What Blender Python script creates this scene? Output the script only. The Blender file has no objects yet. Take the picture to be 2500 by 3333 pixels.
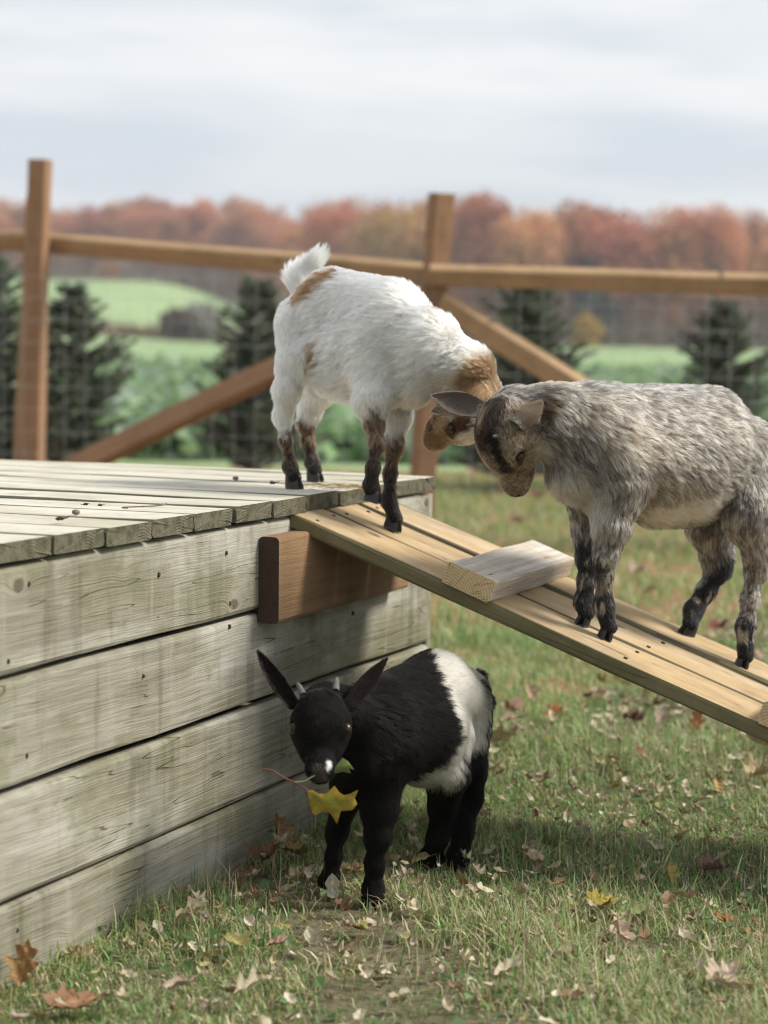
import bpy, math, random
import numpy as np
from mathutils import Vector, Matrix
from mathutils.kdtree import KDTree

rng = np.random.default_rng(11)
random.seed(11)
sc = bpy.context.scene
COL = sc.collection

# ------------------------------------------------------------------ camera
F, CX, CY = 7274.04, 1250.0, 1666.5          # focal length and centre in photo pixels
PIT, ROLL = math.radians(4.58956), math.radians(0.95926)
CAM = np.array([0.0, 0.0, 0.8905])
cd = bpy.data.cameras.new('camera')
cam = bpy.data.objects.new('camera', cd)
COL.objects.link(cam)
cam.location = CAM
cam.rotation_euler = (Matrix.Rotation(math.pi / 2 - PIT, 3, 'X') @ Matrix.Rotation(ROLL, 3, 'Z')).to_euler()
cd.sensor_fit = 'HORIZONTAL'
cd.sensor_width = 24.0
cd.lens = 24.0 * F / 2500.0
cd.clip_start, cd.clip_end = 0.05, 3000
cd.dof.use_dof = True
cd.dof.focus_distance = 3.56
cd.dof.aperture_fstop = 3.6
sc.camera = cam

# ------------------------------------------------------------------ light
SUN_EL = math.radians(43)
SUN_AZ = math.atan2(0.99, 0.04)               # clockwise from +Y
Ldir = Vector((math.sin(SUN_AZ) * math.cos(SUN_EL), math.cos(SUN_AZ) * math.cos(SUN_EL), math.sin(SUN_EL)))
sd = bpy.data.lights.new('sun', 'SUN')
sd.energy = 2.8
sd.angle = math.radians(17.0)
sd.color = (1.0, 0.95, 0.86)
sun = bpy.data.objects.new('sun', sd)
COL.objects.link(sun)
sun.rotation_euler = Ldir.to_track_quat('Z', 'Y').to_euler()
sun.location = Ldir * 20

world = bpy.data.worlds.new('World')
sc.world = world
world.use_nodes = True
sc.view_settings.view_transform = 'Standard'
sc.view_settings.look = 'None'
sc.view_settings.gamma = 1
sc.view_settings.exposure = 0.84
sc.view_settings.use_curve_mapping = False
sc.cycles.use_denoising = True
sc.cycles.filter_width = 1.2
sc.cycles.max_bounces = 8
sc.cycles.diffuse_bounces = 3
sc.cycles.glossy_bounces = 3
sc.cycles.transmission_bounces = 6


class NT:
    """small helper to write node trees"""
    def __init__(self, tree):
        self.t = tree
        self.n = tree.nodes
        self.n.clear()

    def new(self, typ, **kw):
        nd = self.n.new(typ)
        for k, v in kw.items():
            setattr(nd, k, v)
        return nd

    def put(self, sock, v):
        if v is None:
            return
        if isinstance(v, bpy.types.NodeSocket):
            self.t.links.new(v, sock)
        else:
            if hasattr(sock.default_value, '__len__') and not hasattr(v, '__len__'):
                v = (v,) * len(sock.default_value)
            if hasattr(v, '__len__') and len(v) == 3 and len(sock.default_value) == 4:
                v = (*v, 1.0)
            sock.default_value = v

    def math(self, op, a, b=None, c=None, clamp=False):
        nd = self.new('ShaderNodeMath', operation=op, use_clamp=clamp)
        for i, v in enumerate((a, b, c)):
            self.put(nd.inputs[i], v)
        return nd.outputs[0]

    def vec(self, op, a, b=None):
        nd = self.new('ShaderNodeVectorMath', operation=op)
        self.put(nd.inputs[0], a)
        if b is not None:
            self.put(nd.inputs[3 if op == 'SCALE' else 1], b)
        return nd.outputs['Value'] if op in ('LENGTH', 'DOT_PRODUCT', 'DISTANCE') else nd.outputs[0]

    def comb(self, x, y, z):
        nd = self.new('ShaderNodeCombineXYZ')
        for i, v in enumerate((x, y, z)):
            self.put(nd.inputs[i], v)
        return nd.outputs[0]

    def sep(self, v):
        nd = self.new('ShaderNodeSeparateXYZ')
        self.put(nd.inputs[0], v)
        return nd.outputs

    def mix(self, fac, a, b, blend='MIX'):
        nd = self.new('ShaderNodeMix', data_type='RGBA', blend_type=blend)
        self.put(nd.inputs[0], fac)
        self.put(nd.inputs[6], a)
        self.put(nd.inputs[7], b)
        return nd.outputs[2]

    def noise(self, vec, scale=1.0, detail=3.0, rough=0.55, out=0):
        nd = self.new('ShaderNodeTexNoise')
        self.put(nd.inputs['Vector'], vec)
        nd.inputs['Scale'].default_value = scale
        nd.inputs['Detail'].default_value = detail
        nd.inputs['Roughness'].default_value = rough
        return nd.outputs[out]

    def voro(self, vec, scale=1.0, rnd=1.0):
        nd = self.new('ShaderNodeTexVoronoi')
        self.put(nd.inputs['Vector'], vec)
        nd.inputs['Scale'].default_value = scale
        nd.inputs['Randomness'].default_value = rnd
        return nd.outputs

    def step(self, v, lo, hi, a=0.0, b=1.0):
        nd = self.new('ShaderNodeMapRange', interpolation_type='SMOOTHSTEP')
        self.put(nd.inputs[0], v)
        for i, q in enumerate((lo, hi, a, b)):
            self.put(nd.inputs[i + 1], q)
        return nd.outputs[0]

    def attr(self, name, typ='GEOMETRY', out=0):
        nd = self.new('ShaderNodeAttribute', attribute_name=name, attribute_type=typ)
        return nd.outputs[out]

    def bump(self, h, strength=0.5, dist=0.002):
        nd = self.new('ShaderNodeBump')
        self.put(nd.inputs['Height'], h)
        nd.inputs['Strength'].default_value = strength
        nd.inputs['Distance'].default_value = dist
        return nd.outputs[0]

    def principled(self, color, rough=0.8, spec=0.3, normal=None, **kw):
        nd = self.new('ShaderNodeBsdfPrincipled')
        self.put(nd.inputs['Base Color'], color)
        self.put(nd.inputs['Roughness'], rough)
        self.put(nd.inputs['Specular IOR Level'], spec)
        if normal is not None:
            self.put(nd.inputs['Normal'], normal)
        for k, v in kw.items():
            self.put(nd.inputs[k], v)
        return nd.outputs[0]

    def out(self, shader):
        nd = self.new('ShaderNodeOutputMaterial')
        self.t.links.new(shader, nd.inputs['Surface'])


def new_mat(name):
    m = bpy.data.materials.new(name)
    m.use_nodes = True
    return m, NT(m.node_tree)


# ---- sky: bright thin cloud over a Nishita sky
w = NT(world.node_tree)
sky = w.new('ShaderNodeTexSky', sky_type='NISHITA')
sky.sun_disc = False
sky.sun_elevation = SUN_EL
sky.sun_rotation = SUN_AZ
sky.air_density, sky.dust_density = 1.0, 2.0
gen = w.new('ShaderNodeTexCoord').outputs['Generated']
gx, gy, gz = w.sep(gen)
lay = w.comb(w.math('MULTIPLY', gx, 5.0), w.math('MULTIPLY', gy, 5.0), w.math('MULTIPLY', gz, 30.0))
cl = w.noise(lay, 1.3, 5.0, 0.5)
cl2 = w.noise(w.vec('ADD', lay, (7.3, 1.1, 4.2)), 0.55, 4.0, 0.55)
tone = w.math('ADD', w.math('MULTIPLY', w.step(cl, 0.40, 0.62), 0.45), w.math('MULTIPLY', w.step(cl2, 0.40, 0.58), 0.55))
cloud = w.mix(tone, (3.85, 4.22, 4.68), (5.35, 5.45, 5.55))
cloud = w.mix(w.step(gz, 0.0, 0.07, 0.35, 0.0), cloud, (5.5, 5.65, 5.85))
cover = w.step(cl2, 0.25, 0.5, 0.86, 0.97)
bg = w.new('ShaderNodeBackground')
w.put(bg.inputs[0], w.mix(cover, sky.outputs[0], cloud))
bg.inputs[1].default_value = 0.1
wo = w.new('ShaderNodeOutputWorld')
world.node_tree.links.new(bg.outputs[0], wo.inputs[0])


# ------------------------------------------------------------------ measuring helpers
def ray(u, v):
    a, b = u - CX, v - CY
    cr, sr = math.cos(-ROLL), math.sin(-ROLL)
    X, Y = (a * cr - b * sr) / F, (a * sr + b * cr) / F
    c, s = math.cos(PIT), math.sin(PIT)
    return np.array([X, c - Y * s, -s - Y * c])


def at(u, v, Y):
    r = ray(u, v)
    return CAM + r * (Y / r[1])


def on_plane(u, v, P0, N):
    r = ray(u, v)
    return CAM + r * (np.dot(P0 - CAM, N) / np.dot(r, N))


Zup = np.array([0.0, 0.0, 1.0])
C0 = np.array([0.09439, 4.45922, 0.60610])          # far front corner of the platform top
AL = np.array([-0.36600938, -0.93061116, 0.0])      # along its front, towards us
IN = np.array([-0.93061116, 0.36600938, 0.0])       # into the platform
NO = -IN                                            # out of its front
RA = np.array([-0.16030, 3.81164, 0.58090])         # ramp: top corner at the wall
RU = np.array([0.87459, -0.34398, -0.34173])        # down the ramp
RN = np.array([0.31802, -0.12508, 0.93980])         # up from the ramp


def on_ground(u, v): return on_plane(u, v, np.zeros(3), Zup)
def on_deck(u, v): return on_plane(u, v, C0, Zup)
def on_ramp(u, v): return on_plane(u, v, RA, RN)


# ------------------------------------------------------------------ object helpers
WM = {}


def place(o, M=None, parent=None):
    M = M or Matrix.Identity(4)
    WM[o] = M
    if parent is None:
        o.matrix_world = M
    else:
        o.parent = parent
        o.matrix_parent_inverse = Matrix.Identity(4)
        o.matrix_basis = WM[parent].inverted() @ M
    COL.objects.link(o)
    return o


def tag(o, label=None, cat=None, group=None, kind=None):
    for k, v in (('label', label), ('category', cat), ('group', group), ('kind', kind)):
        if v:
            o[k] = v
    return o


def empty(name, loc, label, cat, group=None):
    o = bpy.data.objects.new(name, None)
    o.empty_display_size = 0.05
    place(o, Matrix.Translation(Vector(loc)))
    return tag(o, label, cat, group)


def make_mesh(name, V, quads=None, tris=None, mats=(), smooth=False, col=None, midx=None):
    me = bpy.data.meshes.new(name)
    V = np.asarray(V, dtype=np.float32)
    parts, starts, tot = [], [], 0
    for arr, k in ((quads, 4), (tris, 3)):
        if arr is not None and len(arr):
            arr = np.asarray(arr, dtype=np.int32)
            parts.append(arr.ravel())
            starts.append(tot + np.arange(len(arr)) * k)
            tot += arr.size
    loops = np.concatenate(parts)
    starts = np.concatenate(starts)
    me.vertices.add(len(V))
    me.vertices.foreach_set('co', V.ravel())
    me.loops.add(len(loops))
    me.loops.foreach_set('vertex_index', loops)
    me.polygons.add(len(starts))
    me.polygons.foreach_set('loop_start', starts.astype(np.int32))
    for m in mats:
        me.materials.append(m)
    if midx is not None:
        me.polygons.foreach_set('material_index', np.asarray(midx, dtype=np.int32))
    me.update(calc_edges=True)
    me.polygons.foreach_set('use_smooth', np.full(len(starts), smooth))
    if col is not None:
        a = me.color_attributes.new('col', 'FLOAT_COLOR', 'POINT')
        c = np.ones((len(V), 4), dtype=np.float32)
        c[:, :3] = col
        a.data.foreach_set('color', c.ravel())
    me.validate()
    return me


def obj(name, me, M=None, parent=None):
    return place(bpy.data.objects.new(name, me), M, parent)


def basis(o, x, y, z):
    M = Matrix.Identity(4)
    for i, a in enumerate((x, y, z, o)):
        for j in range(3):
            M[j][i] = float(a[j])
    return M


def unit(a):
    a = np.asarray(a, dtype=float)
    return a / np.linalg.norm(a)


def board_mesh(name, L, W, T, mats, bevel=0.004, seg=8, wob=0.0012, seed=0):
    """a sawn board, length along local x; ends take material slot 1"""
    r = np.random.default_rng(seed)
    ring = []
    for cy, cz, a0 in ((1, 1, 0), (-1, 1, 90), (-1, -1, 180), (1, -1, 270)):
        for k in range(3):
            a = math.radians(a0 + 45 * k)
            ring.append((cy * (W / 2 - bevel) + bevel * math.cos(a), cz * (T / 2 - bevel) + bevel * math.sin(a)))
    ring = np.array(ring)
    n = len(ring)
    xs = np.linspace(-L / 2, L / 2, seg + 1)
    dz = np.cumsum(r.normal(0, wob * 0.5, seg + 1)); dz -= np.linspace(dz[0], dz[-1], seg + 1)
    dy = np.cumsum(r.normal(0, wob * 0.5, seg + 1)); dy -= np.linspace(dy[0], dy[-1], seg + 1)
    V, Q, MI = [], [], []
    for i, x in enumerate(xs):
        jit = r.normal(0, wob * 0.35, ring.shape)
        for (y, z), (jy, jz) in zip(ring, jit):
            V.append((x + (r.normal(0, wob * 0.5) if i in (0, seg) else 0), y + dy[i] + jy, z + dz[i] + jz))
    for i in range(seg):
        for k in range(n):
            a, b = i * n + k, i * n + (k + 1) % n
            Q.append((a, b, b + n, a + n)); MI.append(0)
    T3 = []
    for i, flip in ((0, True), (seg, False)):
        c = len(V)
        V.append((xs[i], dy[i], dz[i]))
        for k in range(n):
            a, b = i * n + k, i * n + (k + 1) % n
            T3.append((c, b, a) if flip else (c, a, b))
    MI += [1] * len(T3)
    return make_mesh(name, V, Q, T3, mats, False, midx=MI)


_seed = [100]


def board(name, centre, x, z, L, W, T, mats, parent, bevel=0.004, seg=8, wob=0.0012):
    x = unit(x)
    z = unit(np.asarray(z) - np.dot(z, x) * x)
    y = np.cross(z, x)
    _seed[0] += 1
    me = board_mesh(name, L, W, T, mats, bevel, seg, wob, _seed[0])
    return obj(name, me, basis(centre, x, y, z), parent)


# ------------------------------------------------------------------ materials
def wood(name, light, dark, stain, stain_amt=0.5, knots=0.5, rings=46.0, rough=0.85, streak=0.25, knotcol=(0.10, 0.075, 0.05), silver=None, bump=0.55, edge=None):
    m, t = new_mat(name)
    p = t.new('ShaderNodeTexCoord').outputs['Object']
    rnd = t.new('ShaderNodeObjectInfo').outputs['Random']
    off = t.vec('SCALE', (37.0, 19.0, 53.0), rnd)
    x, y, z = t.sep(p)
    ox, oy, oz = t.sep(off)
    X, Y, Z = t.math('ADD', x, ox), t.math('ADD', y, oy), t.math('ADD', z, oz)
    vo = t.voro(t.comb(t.math('MULTIPLY', X, 7.0), t.math('MULTIPLY', Y, 10.0), oz), 1.0)
    kd = vo['Distance']
    pick = t.step(t.sep(vo['Color'])[0], 1.0 - knots, 1.02 - knots)
    bulge = t.math('MULTIPLY', pick, t.math('POWER', 2.718, t.math('MULTIPLY', t.math('MULTIPLY', kd, kd), -34.0)))
    warp = t.noise(t.comb(t.math('MULTIPLY', X, 1.6), t.math('MULTIPLY', Y, 7.0), t.math('MULTIPLY', Z, 7.0)), 1.0, 3.0)
    yy = t.math('ADD', Y, t.math('MULTIPLY', warp, 0.030))
    yy = t.math('ADD', yy, t.math('MULTIPLY', bulge, 0.022))
    ring = t.math('SINE', t.math('MULTIPLY', t.math('ADD', yy, t.math('MULTIPLY', Z, 0.5)), rings * 6.283))
    ring = t.step(ring, -0.6, 1.0)
    ring = t.math('MULTIPLY', ring, t.step(t.noise(t.comb(t.math('MULTIPLY', X, 2.0), t.math('MULTIPLY', Y, 11.0), Z), 1.0, 3.0), 0.35, 0.65, 0.15, 1.0))
    fib = t.noise(t.comb(t.math('MULTIPLY', X, 9.0), t.math('MULTIPLY', yy, 420.0), t.math('MULTIPLY', Z, 420.0)), 1.0, 3.0, 0.6)
    mid = t.noise(t.comb(t.math('MULTIPLY', X, 3.0), t.math('MULTIPLY', yy, 60.0), t.math('MULTIPLY', Z, 60.0)), 1.0, 4.0, 0.6)
    f = t.math('ADD', t.math('MULTIPLY', ring, 0.20), t.math('ADD', t.math('MULTIPLY', t.step(fib, 0.34, 0.66), 0.32), t.math('MULTIPLY', t.step(mid, 0.36, 0.66), 0.32)))
    c = t.mix(f, light, dark)
    if silver:
        sv = t.noise(t.comb(t.math('MULTIPLY', X, 2.2), t.math('MULTIPLY', Y, 9.0), Z), 1.0, 5.0, 0.6)
        c = t.mix(t.step(sv, 0.46, 0.66, 0.0, 0.8), c, silver)
    st = t.noise(t.comb(t.math('MULTIPLY', X, 5.0), t.math('MULTIPLY', Y, 7.0), Z), 1.0, 5.0, 0.62)
    c = t.mix(t.math('MULTIPLY', t.step(st, 0.42, 0.68), stain_amt), c, stain)
    dr = t.noise(t.comb(t.math('MULTIPLY', X, 26.0), t.math('MULTIPLY', Y, 2.5), Z), 1.0, 4.0, 0.6)
    c = t.mix(t.step(dr, 0.52, 0.72, 0.0, streak), c, t.mix(0.55, c, dark, 'MULTIPLY'))
    c = t.mix(t.step(dr, 0.44, 0.3, 0.0, streak), c, light)
    knot = t.math('MULTIPLY', pick, t.step(t.math('ADD', kd, t.math('MULTIPLY', t.noise(p, 120.0, 2.0), 0.06)), 0.155, 0.105))
    halo = t.math('MULTIPLY', pick, t.step(kd, 0.25, 0.13))
    c = t.mix(t.math('MULTIPLY', halo, 0.35), c, light)
    c = t.mix(t.math('MULTIPLY', knot, 0.8), c, knotcol)
    if edge:                                 # grime plus painted seam shade along both long edges
        eg = t.math('ADD', t.math('ABSOLUTE', y), t.math('MULTIPLY', t.math('SUBTRACT', mid, 0.5), 0.008))
        c = t.mix(t.step(eg, edge - 0.008, edge, 0.0, 0.85), c, (0.045, 0.04, 0.028))
    ck = t.noise(t.comb(t.math('MULTIPLY', X, 2.6), t.math('MULTIPLY', yy, 48.0), t.math('MULTIPLY', Z, 20.0)), 1.0, 1.0, 0.5)
    ck = t.step(t.math('ABSOLUTE', t.math('SUBTRACT', ck, 0.40)), 0.010, 0.003)
    ck = t.math('MULTIPLY', ck, t.step(st, 0.48, 0.56))
    c = t.mix(t.math('MULTIPLY', ck, 0.75), c, knotcol)
    sp = t.noise(p, 170.0, 2.0, 0.5)
    c = t.mix(t.step(sp, 0.69, 0.76, 0.0, 0.55), c, knotcol)
    h = t.math('ADD', t.math('MULTIPLY', t.math('ADD', f, ck), -1.0), t.math('MULTIPLY', knot, 0.4))
    t.out(t.principled(c, rough, 0.22, t.bump(h, bump, 0.0016)))
    return m


def end_grain(name, light, dark, stain, amt=0.5):
    m, t = new_mat(name)
    p = t.new('ShaderNodeTexCoord').outputs['Object']
    rnd = t.new('ShaderNodeObjectInfo').outputs['Random']
    x, y, z = t.sep(p)
    cy = t.math('MULTIPLY', t.math('SUBTRACT', rnd, 0.5), 0.14)
    dy = t.math('SUBTRACT', y, cy)
    dz = t.math('ADD', z, 0.045)
    r = t.math('SQRT', t.math('ADD', t.math('MULTIPLY', dy, dy), t.math('MULTIPLY', dz, dz)))
    r = t.math('ADD', r, t.math('MULTIPLY', t.noise(p, 30.0, 3.0), 0.006))
    ring = t.step(t.math('SINE', t.math('MULTIPLY', r, 1350.0)), -0.5, 0.9)
    n = t.noise(t.vec('ADD', p, t.vec('SCALE', (9.0, 5.0, 3.0), rnd)), 45.0, 5.0, 0.65)
    c = t.mix(t.math('MULTIPLY', ring, 0.75), light, dark)
    c = t.mix(t.step(n, 0.42, 0.66, 0.0, amt), c, stain)
    ang = t.math('MULTIPLY', t.math('ARCTAN2', dy, dz), 13.0)
    cr = t.noise(t.comb(ang, t.math('MULTIPLY', r, 6.0), rnd), 1.0, 1.0)
    crk = t.step(t.math('ABSOLUTE', t.math('SUBTRACT', cr, 0.5)), 0.012, 0.004)
    c = t.mix(t.math('MULTIPLY', crk, 0.7), c, (0.03, 0.026, 0.02))
    t.out(t.principled(c, 0.9, 0.15, t.bump(t.math('ADD', ring, n), 0.4, 0.001)))
    return m


M_wall = wood('weathered_siding_wood', (0.335, 0.315, 0.25), (0.15, 0.136, 0.10), (0.155, 0.15, 0.075), 0.7, 0.42, 75, silver=(0.46, 0.44, 0.38), streak=0.6, bump=0.9)
M_wall_end = end_grain('siding_end_grain', (0.30, 0.29, 0.21), (0.16, 0.15, 0.10), (0.10, 0.11, 0.05))
M_deck = wood('weathered_deck_wood', (0.60, 0.565, 0.47), (0.34, 0.315, 0.25), (0.33, 0.305, 0.20), 0.5, 0.2, 60, edge=0.0655, silver=(0.60, 0.575, 0.51), streak=0.15)
M_deck_end = end_grain('deck_end_grain', (0.175, 0.16, 0.11), (0.08, 0.073, 0.05), (0.06, 0.062, 0.034), 0.8)
M_ramp = wood('ramp_wood', (0.52, 0.375, 0.20), (0.30, 0.20, 0.095), (0.22, 0.165, 0.10), 0.55, 0.25, 60, edge=0.0665, silver=(0.50, 0.40, 0.28), streak=0.06, knotcol=(0.16, 0.09, 0.05), bump=0.35)
M_ramp_end = end_grain('ramp_end_grain', (0.38, 0.30, 0.17), (0.2, 0.15, 0.08), (0.14, 0.13, 0.06))
M_edge = wood('mossy_shaded_edge_wood', (0.20, 0.17, 0.09), (0.10, 0.085, 0.045), (0.085, 0.085, 0.035), 0.6, 0.1, 40)  # mossy brown, darkened further to stand for the unlit side
M_block = wood('grey_block_wood', (0.66, 0.60, 0.52), (0.26, 0.22, 0.185), (0.48, 0.385, 0.27), 0.6, 0.1, 60, streak=0.3, bump=1.0)
M_block_end = end_grain('fresh_block_end', (0.55, 0.42, 0.24), (0.38, 0.27, 0.14), (0.46, 0.36, 0.22), 0.3)
M_cleat = wood('brown_treated_wood', (0.30, 0.185, 0.10), (0.18, 0.108, 0.057), (0.14, 0.085, 0.046), 0.5, 0.28, 38, knotcol=(0.06, 0.035, 0.02))
M_cleat_end = end_grain('dark_treated_end', (0.075, 0.05, 0.035), (0.04, 0.028, 0.02), (0.05, 0.03, 0.02))
M_fence = wood('orange_fence_wood', (0.34, 0.20, 0.112), (0.20, 0.112, 0.062), (0.20, 0.12, 0.07), 0.4, 0.3, 30)
M_fence_end = end_grain('fence_end_grain', (0.4, 0.27, 0.15), (0.25, 0.16, 0.09), (0.2, 0.14, 0.08))
M_pole = wood('pale_pole_wood', (0.44, 0.295, 0.165), (0.29, 0.185, 0.10), (0.22, 0.14, 0.08), 0.4, 0.35, 30)


def plain(name, color, rough=0.7, spec=0.3, metallic=0.0):
    m, t = new_mat(name)
    p = t.new('ShaderNodeTexCoord').outputs['Object']
    n = t.noise(p, 90.0, 4.0)
    c = t.mix(t.step(n, 0.3, 0.7), tuple(v * 0.75 for v in color), tuple(min(1, v * 1.2) for v in color))
    t.out(t.principled(c, rough, spec, None, Metallic=metallic))
    return m


M_iron = plain('rusty_iron', (0.06, 0.035, 0.025), 0.7)
M_wire = plain('galvanised_wire', (0.45, 0.47, 0.48), 0.5, 0.5, 0.2)


def leafy(name, trans=0.35, rough=0.6, spec=0.25, tint=False, grain=0.0):
    """surface coloured by the 'col' attribute with some light passing through"""
    m, t = new_mat(name)
    c = t.attr('col')
    if tint:
        c = t.mix(1.0, c, t.new('ShaderNodeObjectInfo').outputs['Color'], 'MULTIPLY')
    if grain:
        n = t.noise(t.new('ShaderNodeTexCoord').outputs['Object'], grain, 4.0, 0.6)
        c = t.mix(t.step(n, 0.35, 0.65), t.mix(1.0, c, (0.62, 0.58, 0.5), 'MULTIPLY'), c)
    a = t.principled(c, rough, spec)
    tr = t.new('ShaderNodeBsdfTranslucent')
    t.put(tr.inputs[0], c)
    mx = t.new('ShaderNodeMixShader')
    mx.inputs[0].default_value = trans
    t.t.links.new(a, mx.inputs[1])
    t.t.links.new(tr.outputs[0], mx.inputs[2])
    t.out(mx.outputs[0])
    return m


M_grass = leafy('grass_blade', 0.35, 0.5, 0.3)
M_leaf = leafy('dry_leaf', 0.28, 0.65, 0.2, grain=60.0)
M_crown = leafy('tree_foliage', 0.3, 0.7, 0.1, tint=True)
M_needle = leafy('spruce_needles', 0.2, 0.6, 0.2)


def ground_mat():
    m, t = new_mat('lawn_soil')
    p = t.new('ShaderNodeTexCoord').outputs['Object']
    n = t.noise(p, 2.2, 6.0, 0.6)
    n2 = t.noise(p, 60.0, 5.0, 0.65)
    n3 = t.noise(p, 300.0, 3.0, 0.6)
    c = t.mix(t.step(n2, 0.35, 0.65), (0.10, 0.078, 0.05), (0.25, 0.205, 0.145))
    c = t.mix(t.step(n, 0.40, 0.62, 0.0, 0.6), c, (0.085, 0.105, 0.04))
    c = t.mix(t.step(n3, 0.5, 0.72, 0.0, 0.7), c, (0.30, 0.25, 0.17))
    wd = t.math('SUBTRACT', t.vec('DOT_PRODUCT', p, tuple(-IN)), float(np.dot(C0, -IN)))
    c = t.mix(t.step(t.math('ADD', wd, t.math('MULTIPLY', n2, 0.05)), 0.085, 0.03, 0.0, 0.85), c, (0.33, 0.19, 0.105))
    t.out(t.principled(c, 0.95, 0.1, t.bump(t.math('ADD', n2, t.math('MULTIPLY', n3, 0.4)), 0.8, 0.012)))
    return m


def field_mat():
    m, t = new_mat('crop_field')
    p = t.new('ShaderNodeTexCoord').outputs['Object']
    x, y, z = t.sep(p)
    n = t.noise(p, 0.09, 5.0, 0.6)
    n2 = t.noise(p, 1.6, 5.0, 0.65)
    c = t.mix(t.step(n, 0.35, 0.65), (0.235, 0.325, 0.155), (0.285, 0.375, 0.195))
    c = t.mix(t.step(n2, 0.35, 0.7, 0.0, 0.6), c, (0.200, 0.285, 0.130))
    woods = t.step(y, 300.0, 330.0)
    c = t.mix(woods, c, (0.14, 0.10, 0.06))
    t.out(t.principled(c, 0.9, 0.1))
    return m


M_soil, M_field = ground_mat(), field_mat()


def smooth(a, b, x):
    t = np.clip((x - a) / (b - a), 0, 1)
    return t * t * (3 - 2 * t)


def terrain(x, y):
    x, y = np.asarray(x, float), np.asarray(y, float)
    return 6.8 * smooth(100, 290, y) * smooth(-6, -30, x)


# ------------------------------------------------------------------ the ground
def sheet(name, xs, ys, mat, kind, hf):
    X, Y = np.meshgrid(xs, ys)
    Z = hf(X, Y)
    V = np.stack([X, Y, Z], -1).reshape(-1, 3)
    nx = len(xs)
    Q = [(j * nx + i, j * nx + i + 1, (j + 1) * nx + i + 1, (j + 1) * nx + i) for j in range(len(ys) - 1) for i in range(nx - 1)]
    return tag(obj(name, make_mesh(name, V, Q, None, [mat], True)), kind=kind)


def bumps(x, y):
    return 0.006 * np.sin(7.1 * x + 2.3 * np.sin(3.3 * y)) * np.cos(6.3 * y + 1.7 * np.sin(4.1 * x)) + 0.004 * np.sin(17 * x + 3) * np.sin(15 * y)


sheet('lawn', np.linspace(-9, 9, 121), np.linspace(-6, 14.5, 141), M_soil, 'structure', lambda x, y: bumps(x, y) * (np.abs(x) < 8.9) * (y < 14.4))
big = np.unique(np.concatenate([-np.geomspace(9, 900, 26), np.linspace(-90, 90, 61), np.geomspace(9, 900, 26)]))
sheet('crop_field', big, np.unique(np.concatenate([np.linspace(14.5, 60, 20), np.linspace(60, 360, 61), np.geomspace(360, 1500, 14)])), M_field, 'structure', terrain)
for nm, x0, x1, y0, y1 in (('meadow', -900, -9, -60, 14.5), ('meadow', 9, 900, -60, 14.5), ('meadow', -9, 9, -60, -6)):
    sheet(nm, np.linspace(x0, x1, 12), np.linspace(y0, y1, 6), M_field, 'structure', lambda x, y: np.zeros_like(x))


# ------------------------------------------------------------------ goat platform
platform = empty('platform', C0 * np.array([1, 1, 0]), 'weathered grey wooden platform with plank sides that two kids play on', 'platform')


def wpt(s, o, z):
    """s along the front towards us, o out of the front, z up"""
    p = C0 + AL * s + NO * o
    return np.array([p[0], p[1], z])


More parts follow.
